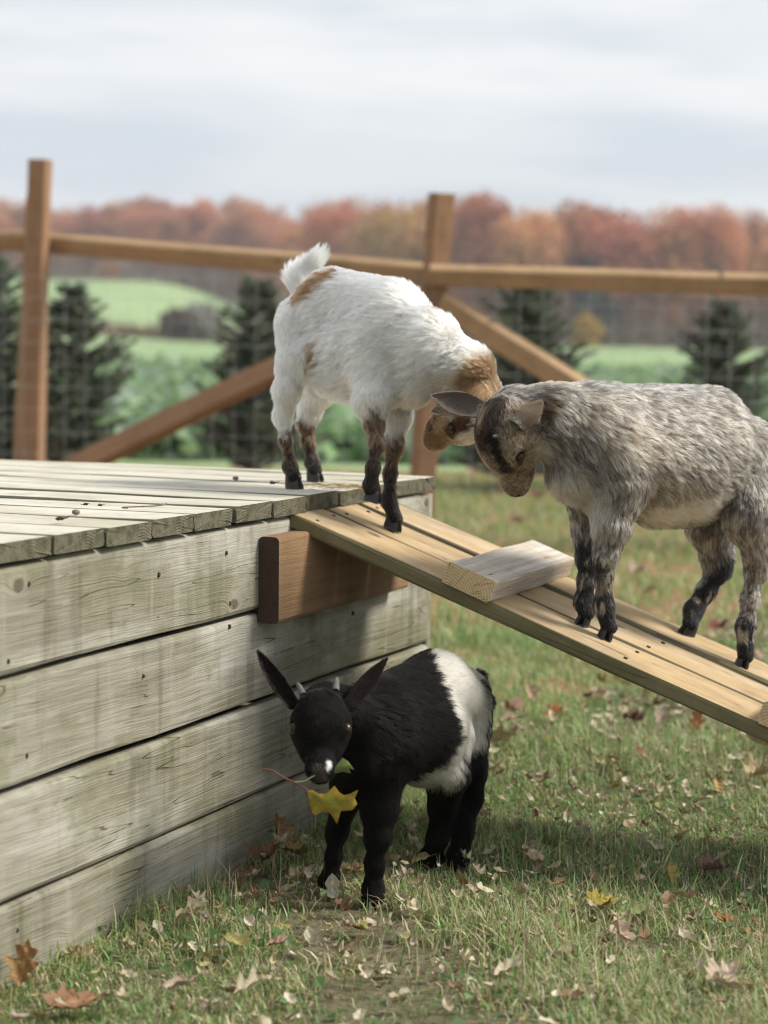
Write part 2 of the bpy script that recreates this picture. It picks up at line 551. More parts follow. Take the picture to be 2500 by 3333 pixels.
DT = 0.027
N_DECK = 17
DLEN = 1.75
pitch = 0.145
first = 0.063
r_ = np.random.default_rng(5)
edges = [0.0, first] + [first + 0.145 * (i + 1) for i in range(N_DECK - 1)]
for i in range(len(edges) - 1):
    a, b = edges[i], edges[i + 1]
    jut = r_.uniform(-0.003, 0.004)
    gap = r_.uniform(0.005, 0.009)
    cs = (a + b) / 2
    o = 0.006 + jut - DLEN / 2
    board('deck_board', wpt(cs, o, C0[2] - DT / 2 + r_.uniform(-0.0015, 0.0015)), NO, Zup, DLEN, (b - a) - gap, DT, [M_deck, M_deck_end], platform, 0.005, 10, 0.0016)
WT = 0.034
DL = edges[-1]
tops = [DT + 0.006 + 0.153 * k for k in range(4)]
for k, zt in enumerate(tops):
    zz = C0[2] - zt
    h = 0.146 if k < 3 else zz + 0.05
    for side in range(4):
        if side == 0:
            ob = board('side_plank', wpt(DL / 2 + 0.004, -WT / 2, zz - h / 2), -AL, NO, DL - 0.008, h, WT, [M_wall, M_wall_end], platform, 0.008, 12, 0.002)
        elif side == 1:   # far end
            board('side_plank', wpt(0.014, -DLEN / 2 - 0.02, zz - h / 2), NO, -AL, DLEN - 0.06, h, 0.028, [M_wall, M_wall_end], platform, 0.004, 4)
        elif side == 2:
            board('side_plank', wpt(DL - 0.02, -DLEN / 2 - 0.02, zz - h / 2), NO, AL, DLEN - 0.1, h, WT, [M_wall, M_wall_end], platform, 0.004, 4)
        else:
            board('side_plank', wpt(DL / 2, -DLEN + 0.03, zz - h / 2), AL, IN, DL - 0.1, h, WT, [M_wall, M_wall_end], platform, 0.004, 4)
        if side == 0:
            # nail heads, in pairs over the hidden studs
            V, Q = [], []
            for sx in (0.05, 0.42, 0.93, 1.22, 1.60, 2.1):
                for fz in (0.24, 0.76):
                    if r_.uniform() < 0.25:
                        continue
                    cx_, cz_ = sx + r_.normal(0, 0.03), zz - h * fz + r_.normal(0, 0.014)
                    if cz_ < 0.06:
                        continue
                    rad = r_.uniform(0.0022, 0.0036)
                    b0 = len(V)
                    for lay_, oo in ((1.0, -0.002), (0.85, 0.0022)):
                        for q in range(6):
                            an = q * math.pi / 3
                            V.append(wpt(cx_ + rad * lay_ * math.cos(an), oo, cz_ + rad * 1.5 * lay_ * math.sin(an)))
                    for q in range(6):
                        Q.append((b0 + q, b0 + (q + 1) % 6, b0 + 6 + (q + 1) % 6, b0 + 6 + q))
                    Q += [(b0 + 6, b0 + 7, b0 + 8, b0 + 9), (b0 + 9, b0 + 10, b0 + 11, b0 + 6)]
            tag(obj('nails', make_mesh('nails', V, Q, None, [M_iron]), None, ob), kind='stuff')
# corner strip on the far end and dark studs inside
board('corner_post', wpt(0.0, -0.03, 0.29) - AL * 0.012, Zup, -AL, 0.56, 0.05, 0.02, [M_wall, M_wall_end], platform, 0.003, 4)
for s_ in (0.08, 0.5, 1.0, 1.5, 2.0):
    board('stud', wpt(s_, -WT - 0.03, 0.28), Zup, NO, 0.56, 0.07, 0.05, [M_cleat, M_cleat_end], platform, 0.003, 2)
# the brown board the ramp hangs on
board('ledger_board', wpt(0.524, 0.0195, C0[2] - 0.1285), -AL, NO, 0.602, 0.145, 0.037, [M_cleat, M_cleat_end], platform, 0.007, 8, 0.001)

# ------------------------------------------------------------------ ramp
ramp = empty('ramp', RA + RU * 1.6 - np.array([0, 0, RA[2] + RU[2] * 1.6]), 'sloping tan ramp of three long boards leading up to the platform', 'ramp')
RL = 1.695
RT = 0.0265
for k, (s0, s1) in enumerate(((0.001, -0.134), (-0.1405, -0.2875), (-0.294, -0.442))):
    cs = (s0 + s1) / 2
    t0 = (0.004, 0.008, 0.002)[k]
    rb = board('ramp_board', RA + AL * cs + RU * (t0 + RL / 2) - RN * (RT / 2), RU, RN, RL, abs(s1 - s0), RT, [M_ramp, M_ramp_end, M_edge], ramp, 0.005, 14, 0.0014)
    for p_ in rb.data.polygons:             # long edges and undersides: moss and dirt, with shade painted in
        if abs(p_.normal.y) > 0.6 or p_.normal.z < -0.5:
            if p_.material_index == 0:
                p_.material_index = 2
    Vs_, Qs_, Ts_ = [], [], []
    for tt in (0.035, 0.62, 1.03, 1.5):
        for ds in (-0.042, 0.040):
            c_ = RA + AL * (cs + ds + r_.normal(0, 0.004)) + RU * (t0 + tt + r_.normal(0, 0.006)) + RN * 0.0002
            o_ = len(Vs_)
            for lay_ in (-0.003, 0.0012):
                for q in range(8):
                    a_ = q * math.pi / 4
                    Vs_.append(c_ + RN * lay_ + 0.0036 * (RU * math.cos(a_) + AL * math.sin(a_)))
            Vs_.append(c_ + RN * 0.0004)
            for q in range(8):
                Qs_.append((o_ + q, o_ + (q + 1) % 8, o_ + 8 + (q + 1) % 8, o_ + 8 + q))
                Ts_.append((o_ + 16, o_ + 8 + q, o_ + 8 + (q + 1) % 8))
    tag(obj('screws', make_mesh('screws', Vs_, Qs_, Ts_, [M_iron]), None, rb), kind='stuff')
# cross cleats that give the kids a footing, and battens below
for tt, ln in ((0.3445, 0.452), (0.912, 0.45), (1.42, 0.45)):
    board('foot_block', RA + AL * (-ln / 2 + (0.014 if tt < 0.5 else 0.004)) + RU * tt + RN * 0.0192, AL, RN, ln, 0.0895, 0.038, [M_block, M_block_end], ramp, 0.004, 8, 0.0014)
for tt in (1.02, 1.5):
    board('batten', RA + AL * -0.22 + RU * tt - RN * (RT + 0.0195), AL, RN, 0.40, 0.07, 0.037, [M_ramp, M_ramp_end], ramp, 0.003, 2)

# ------------------------------------------------------------------ fence behind the platform
fence = empty('fence', (at(1439, 628, 9.6)[0], 9.6, 0), 'orange wooden post and rail fence with diagonal braces and square wire mesh', 'fence')


def beam(name, a, b, W, T, mats, roll=0.0, ref=(0, -1, 0), bevel=0.006, seg=8):
    a, b = np.asarray(a), np.asarray(b)
    x = unit(b - a)
    z = np.asarray(ref, float)
    z = unit(z - np.dot(z, x) * x)
    z = np.array(Matrix.Rotation(roll, 3, Vector(x)) @ Vector(z))
    return board(name, (a + b) / 2, x, z, np.linalg.norm(b - a), W, T, mats, fence, bevel, seg, 0.002)


def down(p, q, z):
    """follow the line p-q to height z"""
    return p + (q - p) * ((z - p[2]) / (q[2] - p[2]))


FM = [M_fence, M_fence_end]
YP, YL = 9.6, 10.3
pc_top, pc_low = at(1437, 630, YP), at(1379, 1507, YP)
pl_top, pl_low = at(131, 520, YL), at(107, 1484, YL)
beam('post', pc_top, down(pc_top, pc_low, -0.15), 0.089, 0.089, FM, math.radians(-24))
beam('post', pl_top, down(pl_top, pl_low, -0.15), 0.086, 0.086, FM, math.radians(14))
st_a, st_b = at(110, 640, YL + 0.05), at(66, 1484, YL + 0.05)
beam('post_stake', st_a, down(st_a, st_b, -0.1), 0.06, 0.05, [M_pole, M_fence_end], math.radians(5))
pr = at(3150, 700, 9.5)
beam('post', pr, np.array([pr[0], pr[1], -0.15]), 0.089, 0.089, FM, 0.2)
ll = at(-700, 745, YL + 0.1)
beam('rail', ll, at(140, 790, YL + 0.09), 0.088, 0.06, [M_pole, M_fence_end], math.radians(28), bevel=0.014)
beam('rail', at(140, 790, YL + 0.09), at(1400, 893, YP + 0.09), 0.088, 0.06, [M_pole, M_fence_end], math.radians(28), bevel=0.014)
beam('rail', at(1400, 895, YP - 0.06), at(3180, 945, 9.4), 0.086, 0.06, [M_pole, M_fence_end], math.radians(28), bevel=0.014)
# braces from the middle post down to the ground on both sides
ba, bb = at(1395, 958, YP - 0.02), at(285, 1502, YP + 0.25)
beam('brace', ba, down(ba, bb, 0.03), 0.088, 0.088, FM, math.radians(24))
ba, bb = at(1440, 985, YP - 0.05), at(1800, 1212, YP - 0.2)
beam('brace', ba, down(ba, bb, 0.03), 0.088, 0.088, [M_pole, M_fence_end], math.radians(20))


def tubes(segs, rad, n=4):
    V, Q = [], []
    for a, b in segs:
        a, b = np.asarray(a, float), np.asarray(b, float)
        x = unit(b - a)
        u = unit(np.cross(x, (0.3, 0.9, 0.2)))
        v = np.cross(x, u)
        b0 = len(V)
        for p in (a, b):
            for k in range(n):
                an = 2 * math.pi * k / n
                V.append(p + rad * (math.cos(an) * u + math.sin(an) * v))
        for k in range(n):
            Q.append((b0 + k, b0 + (k + 1) % n, b0 + n + (k + 1) % n, b0 + n + k))
    return V, Q


segs = []
fl, fc, fr = at(-700, 1482, YL + 0.12), at(1379, 1507, YP + 0.06), at(3150, 1500, 9.45)
for A, B in ((fl, fc), (fc, fr)):
    A, B = A.copy(), B.copy()
    A[2] = B[2] = 0
    L = np.linalg.norm(B - A)
    for k in range(int(L / 0.1) + 1):
        p = A + (B - A) * (k * 0.1 / L)
        segs.append((p + Zup * 0.02, p + Zup * 1.12))
    for k in range(12):
        z = 0.02 + k * 0.1
        segs.append((A + Zup * z, B + Zup * z))
Vw, Qw = tubes(segs, 0.0010)
tag(obj('wire_mesh', make_mesh('wire_mesh', Vw, Qw, None, [M_wire], True), None, fence), kind='stuff')


# ------------------------------------------------------------------ foliage helpers
def leaf_quads(P, size, asp, r, up=0.0, jitter=None):
    """one bent diamond leaf per point; returns V, Q"""
    n = len(P)
    a = r.normal(size=(n, 3)); a[:, 2] = a[:, 2] * (1 - up) - up * 0.4
    a /= np.linalg.norm(a, axis=1, keepdims=True)
    b = np.cross(a, r.normal(size=(n, 3)))
    b /= np.linalg.norm(b, axis=1, keepdims=True)
    s = size * r.uniform(0.6, 1.3, (n, 1))
    V = np.stack([P - a * s, P + b * s * asp, P + a * s, P - b * s * asp], 1).reshape(-1, 3)
    Q = np.arange(4 * n).reshape(n, 4)
    return V, Q


def tree_mesh(seed, H, R, n, bare=0.3):
    r = np.random.default_rng(seed)
    blobs = []
    for k in range(24):
        hz = r.uniform(bare, 0.95)
        wr = R * math.sin(math.pi * min(1, max(0.0, (hz - bare * 0.75) / (1.06 - bare * 0.75)))) ** 0.6
        an, q = r.uniform(0, 6.28), math.sqrt(r.uniform(0, 1)) * 0.85
        blobs.append((wr * q * math.cos(an), wr * q * math.sin(an), hz * H, R * r.uniform(0.30, 0.48)))
    B = np.array(blobs)
    pk = r.integers(0, len(B), n)
    d = r.normal(size=(n, 3)); d /= np.linalg.norm(d, axis=1, keepdims=True)
    P = B[pk, :3] + d * B[pk, 3:4] * (r.uniform(0.15, 1.45, (n, 1)) ** 0.6)
    V, Q = leaf_quads(P, 0.27, 0.62, r)
    shade = r.uniform(0.85, 1.18, len(B))[pk]
    c = np.stack([shade * r.uniform(0.85, 1.15, n), shade * r.uniform(0.8, 1.2, n), shade * r.uniform(0.8, 1.2, n)], -1)
    crown = make_mesh('crown', V, Q, None, [M_crown], False, np.repeat(c, 4, 0))
    segs = [((0, 0, -0.3), (0, 0, H * 0.85))]
    for k in range(12):
        z0 = H * r.uniform(0.25, 0.7)
        b = B[r.integers(0, len(B)), :3]
        segs.append(((0, 0, z0), tuple(b)))
    Vt, Qt = tubes(segs, 0.11, 5)
    Vt = np.array(Vt)
    Vt[:, :2] *= np.where(np.abs(Vt[:, :1]) < 0.5, 1.5 - Vt[:, 2:3] / H, 1.0)
    trunk = make_mesh('trunk', Vt, Qt, None, [M_bark], True)
    return crown, trunk


M_bark = plain('grey_bark', (0.20, 0.16, 0.13), 0.9)
variants = [tree_mesh(40 + k, 12.0, 3.3 + 0.35 * (k % 3), 3600, (0.22, 0.30, 0.36)[k % 3]) for k in range(6)]
COLS = [('rust red', (0.48, 0.215, 0.13)), ('orange brown', (0.51, 0.265, 0.13)), ('dull crimson', (0.43, 0.18, 0.12)), ('copper', (0.49, 0.235, 0.13)), ('tan and half bare', (0.45, 0.27, 0.16)), ('golden orange', (0.51, 0.29, 0.13))]
WEST = ['left of the left fence post', 'just right of the left fence post', 'between the two fence posts', 'behind the white kid', 'behind the middle fence post', 'right of the middle fence post', 'above the right hand rail', 'at the right edge']


def where(u):
    k = int(np.searchsorted([100, 420, 830, 1240, 1480, 1850, 2250], u))
    return WEST[k]


def add_tree(x, y, s, var, ci, z, k):
    nm, c = COLS[ci]
    u = CX + F * x / y
    lab = nm
    t = empty('autumn_tree', (x, y, z), lab, 'tree', 'autumn trees along the far side of the field')
    M = Matrix.Translation((x, y, z)) @ Matrix.Rotation(k * 1.7, 4, 'Z') @ Matrix.Diagonal((s * (0.9 + 0.06 * (k % 4)), s * 0.95, s, 1))
    crown, trunk = variants[var]
    o = obj('crown', crown, M, t)
    j = random.uniform(0.95, 1.2)
    o.color = (min(1, c[0] * j * random.uniform(0.94, 1.06)), c[1] * j * random.uniform(0.9, 1.12), c[2] * j, 1)
    obj('trunk', trunk, M, t)
    TREES.append((u, ci, t))
    return t


TREES = []


k = 0
for row, (dy, step, hs) in enumerate(((0, 125, 0.97), (11, 150, 0.98))):
    u = -520 + row * 60
    while u < 3050:
        left = 1 - smooth(800, 1250, u)
        y = 198 + 96 * left + dy + random.uniform(-4, 4)
        uu = u + random.uniform(-25, 25)
        x = (uu - CX) / F * y
        z = float(terrain(x, y))
        top = np.interp(uu, [-500, 0, 150, 350, 560, 900, 1050, 1250, 1420, 1500, 1640, 1760, 1880, 2000, 2200, 2350, 2500, 3000],
                        [640, 650, 670, 655, 645, 665, 655, 632, 655, 640, 650, 650, 665, 672, 680, 690, 680, 690])
        zt = 0.8905 + (1082 - top + (uu - CX) * 0.0167) / F * y
        s = max(0.55, (zt - z) / 12.3 * random.uniform(0.97, 1.03) * hs)
        ci = random.choices(range(6), [4.6, 3.8, 3.4, 3.8, 0.7, 0.3])[0]
        add_tree(x, y, s, k % 6, ci, z - 0.1, k)
        k += 1
        u += step * random.uniform(0.8, 1.2) * (0.72 if left > 0.5 else 1.0)

ORD = 'first second third fourth fifth sixth seventh eighth ninth tenth eleventh twelfth thirteenth fourteenth fifteenth sixteenth seventeenth eighteenth nineteenth twentieth twenty-first twenty-second'.split()
for ci in range(6):
    inn = sorted((q for q in TREES if q[1] == ci and -40 < q[0] < 2540), key=lambda q: q[0])
    for i, (u, _, t) in enumerate(inn):
        t['label'] = '%s %s tree from left in the treeline, %s' % (ORD[i], COLS[ci][0], where(u))
    for side, inn in (('left', [q for q in TREES if q[1] == ci and q[0] <= -40]), ('right', [q for q in TREES if q[1] == ci and q[0] >= 2540])):
        for i, (u, _, t) in enumerate(sorted(inn, key=lambda q: abs(q[0] - CX))):
            t['label'] = '%s %s tree of the far treeline beyond the %s edge' % (ORD[i], COLS[ci][0], side)

# brown brush and bare saplings at the foot of the trees
r = np.random.default_rng(8)
n = 26000
u = r.uniform(-500, 3000, n)
left = 1 - smooth(800, 1250, u)
y = 194 + 96 * left + r.uniform(-2, 26, n)
x = (u - CX) / F * y
P = np.stack([x, y, terrain(x, y) + np.abs(r.normal(0, 2.6, n)) * (0.5 + 0.5 * np.sin(x * 0.35) ** 2)], -1)
V, Q = leaf_quads(P, 0.34, 0.5, r)
pal = np.array([(0.38, 0.29, 0.22), (0.42, 0.32, 0.24), (0.34, 0.255, 0.19), (0.46, 0.27, 0.16), (0.30, 0.27, 0.19), (0.42, 0.35, 0.29)])
c = pal[r.integers(0, 6, n)] * r.uniform(0.8, 1.2, (n, 1))
tag(obj('undergrowth', make_mesh('undergrowth', V, Q, None, [M_leaf], False, np.repeat(c, 4, 0))), 'brown brush under the far trees', None, None, 'stuff')
n = 15000
u = r.uniform(-600, 3100, n)
left = 1 - smooth(800, 1250, u)
y = 222 + 96 * left + r.uniform(0, 14, n)
x = (u - CX) / F * y
P = np.stack([x, y, terrain(x, y) + r.uniform(0, 9.5, n)], -1)
V, Q = leaf_quads(P, 0.6, 0.6, r)
c = np.array([(0.42, 0.18, 0.10), (0.46, 0.22, 0.10), (0.36, 0.22, 0.14)])[r.integers(0, 3, n)] * r.uniform(0.8, 1.2, (n, 1))
tag(obj('distant_woods', make_mesh('distant_woods', V, Q, None, [M_crown], False, np.repeat(c, 4, 0))), 'depth of the woods behind the first trees', None, None, 'stuff')


# ------------------------------------------------------------------ shrubs in the field
def shrub(name, label, cat, u, v, y, H, R, col, n, group=None, size=0.1, seed=1, zoff=0.0):
    p = at(u, v, y)
    z = float(terrain(p[0], y)) if y > 60 else 0.0
    t = empty(name, (p[0], y, z), label, cat, group)
    r = np.random.default_rng(seed)
    d = r.normal(size=(n, 3)); d /= np.linalg.norm(d, axis=1, keepdims=True)
    q = r.uniform(0.1, 1, (n, 1)) ** 0.45
    lump = 1 + 0.18 * np.sin(d[:, :1] * 5 + seed) * np.cos(d[:, 2:] * 6)
    P = d * q * lump * np.array([R, R, H * 0.5]) + np.array([0, 0, H * 0.52])
    V, Q = leaf_quads(P, size, 0.6, r)
    c = np.array(col) * r.uniform(0.7, 1.3, (n, 1))
    M = Matrix.Translation((p[0], y, z))
    obj('foliage', make_mesh('foliage', V, Q, None, [M_leaf], False, np.repeat(c, 4, 0)), M, t)
    sg = [((0, 0, -0.05), (r.normal(0, R * 0.4), r.normal(0, R * 0.4), H * 0.6)) for _ in range(5)]
    Vt, Qt = tubes(sg, max(0.012, R * 0.03), 5)
    obj('stem', make_mesh('stem', Vt, Qt, None, [M_bark], True), M, t)
    return t


shrub('yellow_shrub', 'small round golden yellow shrub at the field edge', 'shrub', 1912, 1062, 150, 2.3, 1.0, (0.55, 0.36, 0.07), 700, None, 0.2, 3)
shrub('dark_shrub', 'dark brown round bush on the strip across the field', 'bush', 580, 1045, 140, 2.1, 1.25, (0.13, 0.095, 0.085), 900, None, 0.2, 4)
shrub('grey_shrub', 'pale grey leafless bush beside the dark round one', 'bush', 655, 1040, 141, 2.5, 1.5, (0.34, 0.33, 0.30), 900, None, 0.2, 5)
shrub('orange_shrub', 'small orange bush at the top of the left field', 'bush', 352, 935, 286, 2.4, 1.4, (0.50, 0.24, 0.10), 500, None, 0.3, 6)
shrub('white_shrub', 'pale whitish bush beside the orange one on the hill', 'bush', 325, 930, 287, 2.2, 0.8, (0.6, 0.55, 0.5), 300, None, 0.3, 7)
shrub('evergreen', 'dark blue green evergreen among the far right trees', 'tree', 1945, 880, 195, 7.5, 2.3, (0.10, 0.135, 0.12), 1400, None, 0.4, 9)

# brown strip of dead growth across the left field
n = 5000
x = r.uniform(-32, -7, n)
P = np.stack([x, 143 + r.uniform(-1, 1, n), terrain(x, 143) + np.abs(r.normal(0, 0.35, n))], -1)
V, Q = leaf_quads(P, 0.2, 0.5, r)
c = np.array([(0.30, 0.19, 0.12), (0.24, 0.17, 0.11), (0.36, 0.26, 0.17)])[r.integers(0, 3, n)] * r.uniform(0.8, 1.2, (n, 1))
tag(obj('dead_weeds', make_mesh('dead_weeds', V, Q, None, [M_leaf], False, np.repeat(c, 4, 0))), 'brown strip of dead weeds across the field', None, None, 'stuff')

# leafy crop in the near field
n = 30000
y = 15.2 + 38 * r.uniform(0, 1, n) ** 1.6
y = np.round(y / 0.55) * 0.55 + r.normal(0, 0.13, n)
x = r.uniform(-0.24, 0.24, n) * y
P = np.stack([x, y, np.abs(r.normal(0.12, 0.08, n))], -1)
V, Q = leaf_quads(P, 0.105, 0.6, r)
pal = np.array([(0.16, 0.27, 0.11), (0.21, 0.33, 0.15), (0.26, 0.37, 0.19), (0.31, 0.41, 0.26), (0.35, 0.43, 0.33)])
c = pal[r.integers(0, 5, n)] * r.uniform(0.8, 1.2, (n, 1))
tag(obj('crop_leaves', make_mesh('crop_leaves', V, Q, None, [M_grass], False, np.repeat(c, 4, 0))), 'leafy green crop growing in the field', None, None, 'stuff')


# ------------------------------------------------------------------ young spruces beyond the fence
def spruce_mesh(seed, H, R):
    r = np.random.default_rng(seed)
    A, B, W_ = [], [], []
    sg = [((0, 0, -0.05), (0, 0, H * 0.97))]
    z = 0.05 * H
    while z < H * 0.98:
        rad = R * (1 - (z / H) ** 1.5) ** 0.9 * r.uniform(0.75, 1.1) + 0.04
        for k in range(8):
            an = r.uniform(0, 6.28)
            d = np.array([math.cos(an), math.sin(an), r.uniform(0.1, 0.8)])
            Lb = rad * r.uniform(0.55, 1.15)
            tip = np.array([0, 0, z]) + d * Lb
            sg.append(((0, 0, z), tuple(tip)))
            side = np.cross(d, (0, 0, 1.0)); side /= np.linalg.norm(side)
            for q in np.linspace(0.2, 1.0, max(3, int(Lb / 0.035))):
                p = np.array([0, 0, z]) + d * Lb * q
                for sg_ in (-1, 1, 0, 0.4):
                    dirn = d * 0.8 + side * sg_ * 0.8 + r.normal(0, 0.18, 3)
                    ln = 0.085 * (1.15 - 0.5 * q)
                    A.append(p); B.append(p + dirn * ln); W_.append(0.011)
        z += H * 0.034
    A, B = np.array(A), np.array(B)
    n = len(A)
    t = B - A
    s = np.cross(t, r.normal(size=(n, 3))); s /= np.linalg.norm(s, axis=1, keepdims=True)
    m_ = (A + B) / 2
    V = np.stack([A, m_ + s * 0.014, B, m_ - s * 0.014], 1).reshape(-1, 3)
    Q = np.arange(4 * n).reshape(n, 4)
    pal = np.array([(0.115, 0.145, 0.095), (0.135, 0.170, 0.112), (0.175, 0.205, 0.145), (0.090, 0.118, 0.080)])
    c = pal[r.integers(0, 4, n)] * r.uniform(0.8, 1.3, (n, 1))
    f = make_mesh('needles', V, Q, None, [M_needle], False, np.repeat(c, 4, 0))
    Vt, Qt = tubes(sg, 0.008, 4)
    return f, make_mesh('trunk', Vt, Qt, None, [M_bark], True)


spr = [spruce_mesh(70 + k, 1.35, 0.46) for k in range(3)]
for k, (u, y, h, wd, lab) in enumerate(((-60, 12.6, 1.30, 1.0, 'dark young spruce left of the left fence post'),
                                      (225, 12.9, 1.12, 0.85, 'dark young spruce right of the left fence post, above the platform'),
                                      (830, 13.2, 1.18, 0.85, 'young spruce beyond the fence behind the white kid'),
                                      (1690, 12.8, 1.24, 0.95, 'young spruce beyond the right brace, over the grey kid'),
                                      (2335, 13.4, 1.10, 0.88, 'young spruce behind the wire on the right, over the grey back'),
                                      (3000, 13.0, 1.3, 1.0, 'young spruce beyond the right end of the wire'),
                                      (-700, 13.0, 1.3, 1.0, 'young spruce beyond the left end of the wire'))):
    x = (u - CX) / F * y
    t = empty('spruce', (x, y, 0), lab, 'tree', 'young spruces planted beyond the fence')
    f, tr = spr[k % 3]
    M = Matrix.Translation((x, y, 0)) @ Matrix.Rotation(k * 2.1, 4, 'Z') @ Matrix.Diagonal((wd, wd, h / 1.35, 1))
    obj('needles', f, M, t)
    obj('trunk', tr, M, t)


# ------------------------------------------------------------------ the kids: bodies from blended volumes, coats of real hairs
def smin(a, b, k):
    h = np.maximum(k - np.abs(a - b), 0) / k
    return np.minimum(a, b) - h * h * k * 0.25


def cone_d(P, a, ra, b, rb):
    ba = (b - a).astype(P.dtype)
    pa = P - a.astype(P.dtype)
    h = np.clip(pa @ ba / max(float(ba @ ba), 1e-9), 0, 1)
    return np.sqrt(((pa - h[..., None] * ba) ** 2).sum(-1)) - (ra + h * (rb - ra)).astype(P.dtype)


class Body:
    def __init__(self):
        self.p = []      # a, ra, b, rb, blend, fur length, lift, flow
        self.cut = []

    def add(self, a, ra, b, rb, k=0.02, fur=0.016, lift=0.35, flow=None, grav=0.35):
        a, b = np.asarray(a, float), np.asarray(b, float)
        f = b - a if flow is None else np.asarray(flow, float)
        n = np.linalg.norm(f)
        self.p.append((a, ra, b, rb, k, fur, lift, f / n if n > 1e-6 else np.array([0, 0, -1.0]), grav))

    def sdf(self, P):
        d = None
        for a, ra, b, rb, k, *_ in self.p:
            e = cone_d(P, a, ra, b, rb)
            d = e if d is None else smin(d, e, k)
        for a, ra, b, rb, k in self.cut:
            d = -smin(-d, cone_d(P, a, ra, b, rb), k)
        return d

    def fields(self, P):
        D = np.stack([cone_d(P, a, ra, b, rb) for a, ra, b, rb, *_ in self.p], 1)
        Wt = np.exp(-(D - D.min(1, keepdims=True)) / 0.010)
        Wt /= Wt.sum(1, keepdims=True)
        fur = Wt @ np.array([q[5] for q in self.p])
        lift = Wt @ np.array([q[6] for q in self.p])
        flow = Wt @ np.stack([q[7] for q in self.p])
        grav = Wt @ np.array([q[8] for q in self.p])
        return fur, lift, flow, grav

    def normals(self, P, e=0.0015):
        g = np.stack([self.sdf(P + np.eye(3)[i] * e) - self.sdf(P - np.eye(3)[i] * e) for i in range(3)], -1)
        return g / (np.linalg.norm(g, axis=-1, keepdims=True) + 1e-12)

    def mesh(self, h=0.0034):
        lo = np.min([np.minimum(q[0] - q[1], q[2] - q[3]) for q in self.p], 0) - 0.012
        hi = np.max([np.maximum(q[0] + q[1], q[2] + q[3]) for q in self.p], 0) + 0.012
        N = np.ceil((hi - lo) / h).astype(int) + 1
        ax = [(lo[i] + h * np.arange(N[i])).astype(np.float32) for i in range(3)]
        S = np.empty(N, np.float32)
        for i0 in range(0, N[0], 24):
            G = np.stack(np.meshgrid(ax[0][i0:i0 + 24], ax[1], ax[2], indexing='ij'), -1)
            S[i0:i0 + 24] = self.sdf(G)
        # surface nets
        sg = S < 0
        nx, ny, nz = N
        cnt = np.zeros((nx - 1, ny - 1, nz - 1), np.int32)
        acc = np.zeros((nx - 1, ny - 1, nz - 1, 3), np.float32)
        corner = [(i, j, k) for i in (0, 1) for j in (0, 1) for k in (0, 1)]

        def sl(c):
            return tuple(slice(c[q], N[q] - 1 + c[q]) for q in range(3))
        for c0 in corner:
            for q in range(3):
                if c0[q]:
                    continue
                c1 = list(c0); c1[q] = 1
                a, b = S[sl(c0)], S[sl(c1)]
                x = (a < 0) != (b < 0)
                t = np.where(x, a / np.where(x, a - b, 1), 0)
                cnt += x
                for s in range(3):
                    acc[..., s] += x * (c0[s] + (t if s == q else 0))
        act = cnt > 0
        idx = np.full(act.shape, -1, np.int64)
        cells = np.argwhere(act)
        idx[act] = np.arange(len(cells))
        V = lo + h * (cells + acc[act] / cnt[act][:, None])
        Q = []
        for q in range(3):
            u, v = (q + 1) % 3, (q + 2) % 3
            s0 = [slice(1, N[i] - 1) for i in range(3)]
            s0[q] = slice(0, N[q] - 1)
            s1 = list(s0); s1[q] = slice(1, N[q])
            a, b = sg[tuple(s0)], sg[tuple(s1)]
            e = np.argwhere(a != b)
            inside = a[tuple(e.T)]
            o = np.array([0 if i == q else 1 for i in range(3)])
            e = e + o
            def cell(du, dv):
                f = e.copy(); f[:, u] -= du; f[:, v] -= dv
                return idx[tuple(f.T)]
            quad = np.stack([cell(1, 1), cell(0, 1), cell(0, 0), cell(1, 0)], 1)
            quad[~inside] = quad[~inside][:, ::-1]
            Q.append(quad)
        Q = np.concatenate(Q)
        Q = Q[(Q >= 0).all(1)]
        for _ in range(2):
            n = self.normals(V)
            V = V - n * np.clip(self.sdf(V), -h, h)[:, None] * 0.8
        return V, Q, self.normals(V)


def wob(P, f, s=0.0):
    """soft noise in -1..1 from a few sines"""
    x, y, z = P[:, 0] * f + s, P[:, 1] * f + 1.7 * s, P[:, 2] * f - s
    return (np.sin(x + 1.9 * np.sin(y * 0.9 + z)) + np.sin(1.7 * y - 1.3 * np.sin(z * 1.1 - x)) + np.sin(2.3 * z + 1.1 * np.sin(x * 1.3 + y * 0.7))) / 3


def patch(P, a, b, r0, r1=None, soft=0.012, rag=0.008, s=0.0, dep=1.0):
    k = np.array([1.0, dep, 1.0])      # dep < 1: the marking wraps further round the flank
    a, b = np.asarray(a, float) * k, np.asarray(b, float) * k
    d = cone_d(P * k, a, r0, b, r0 if r1 is None else r1)
    d = d + wob(P, 160, s) * rag + wob(P, 420, s + 3) * rag * 0.5
    return 1 - smooth(-soft, soft, d)


def lerp(c, col, m):
    return c * (1 - m[:, None]) + np.asarray(col)[None] * m[:, None]


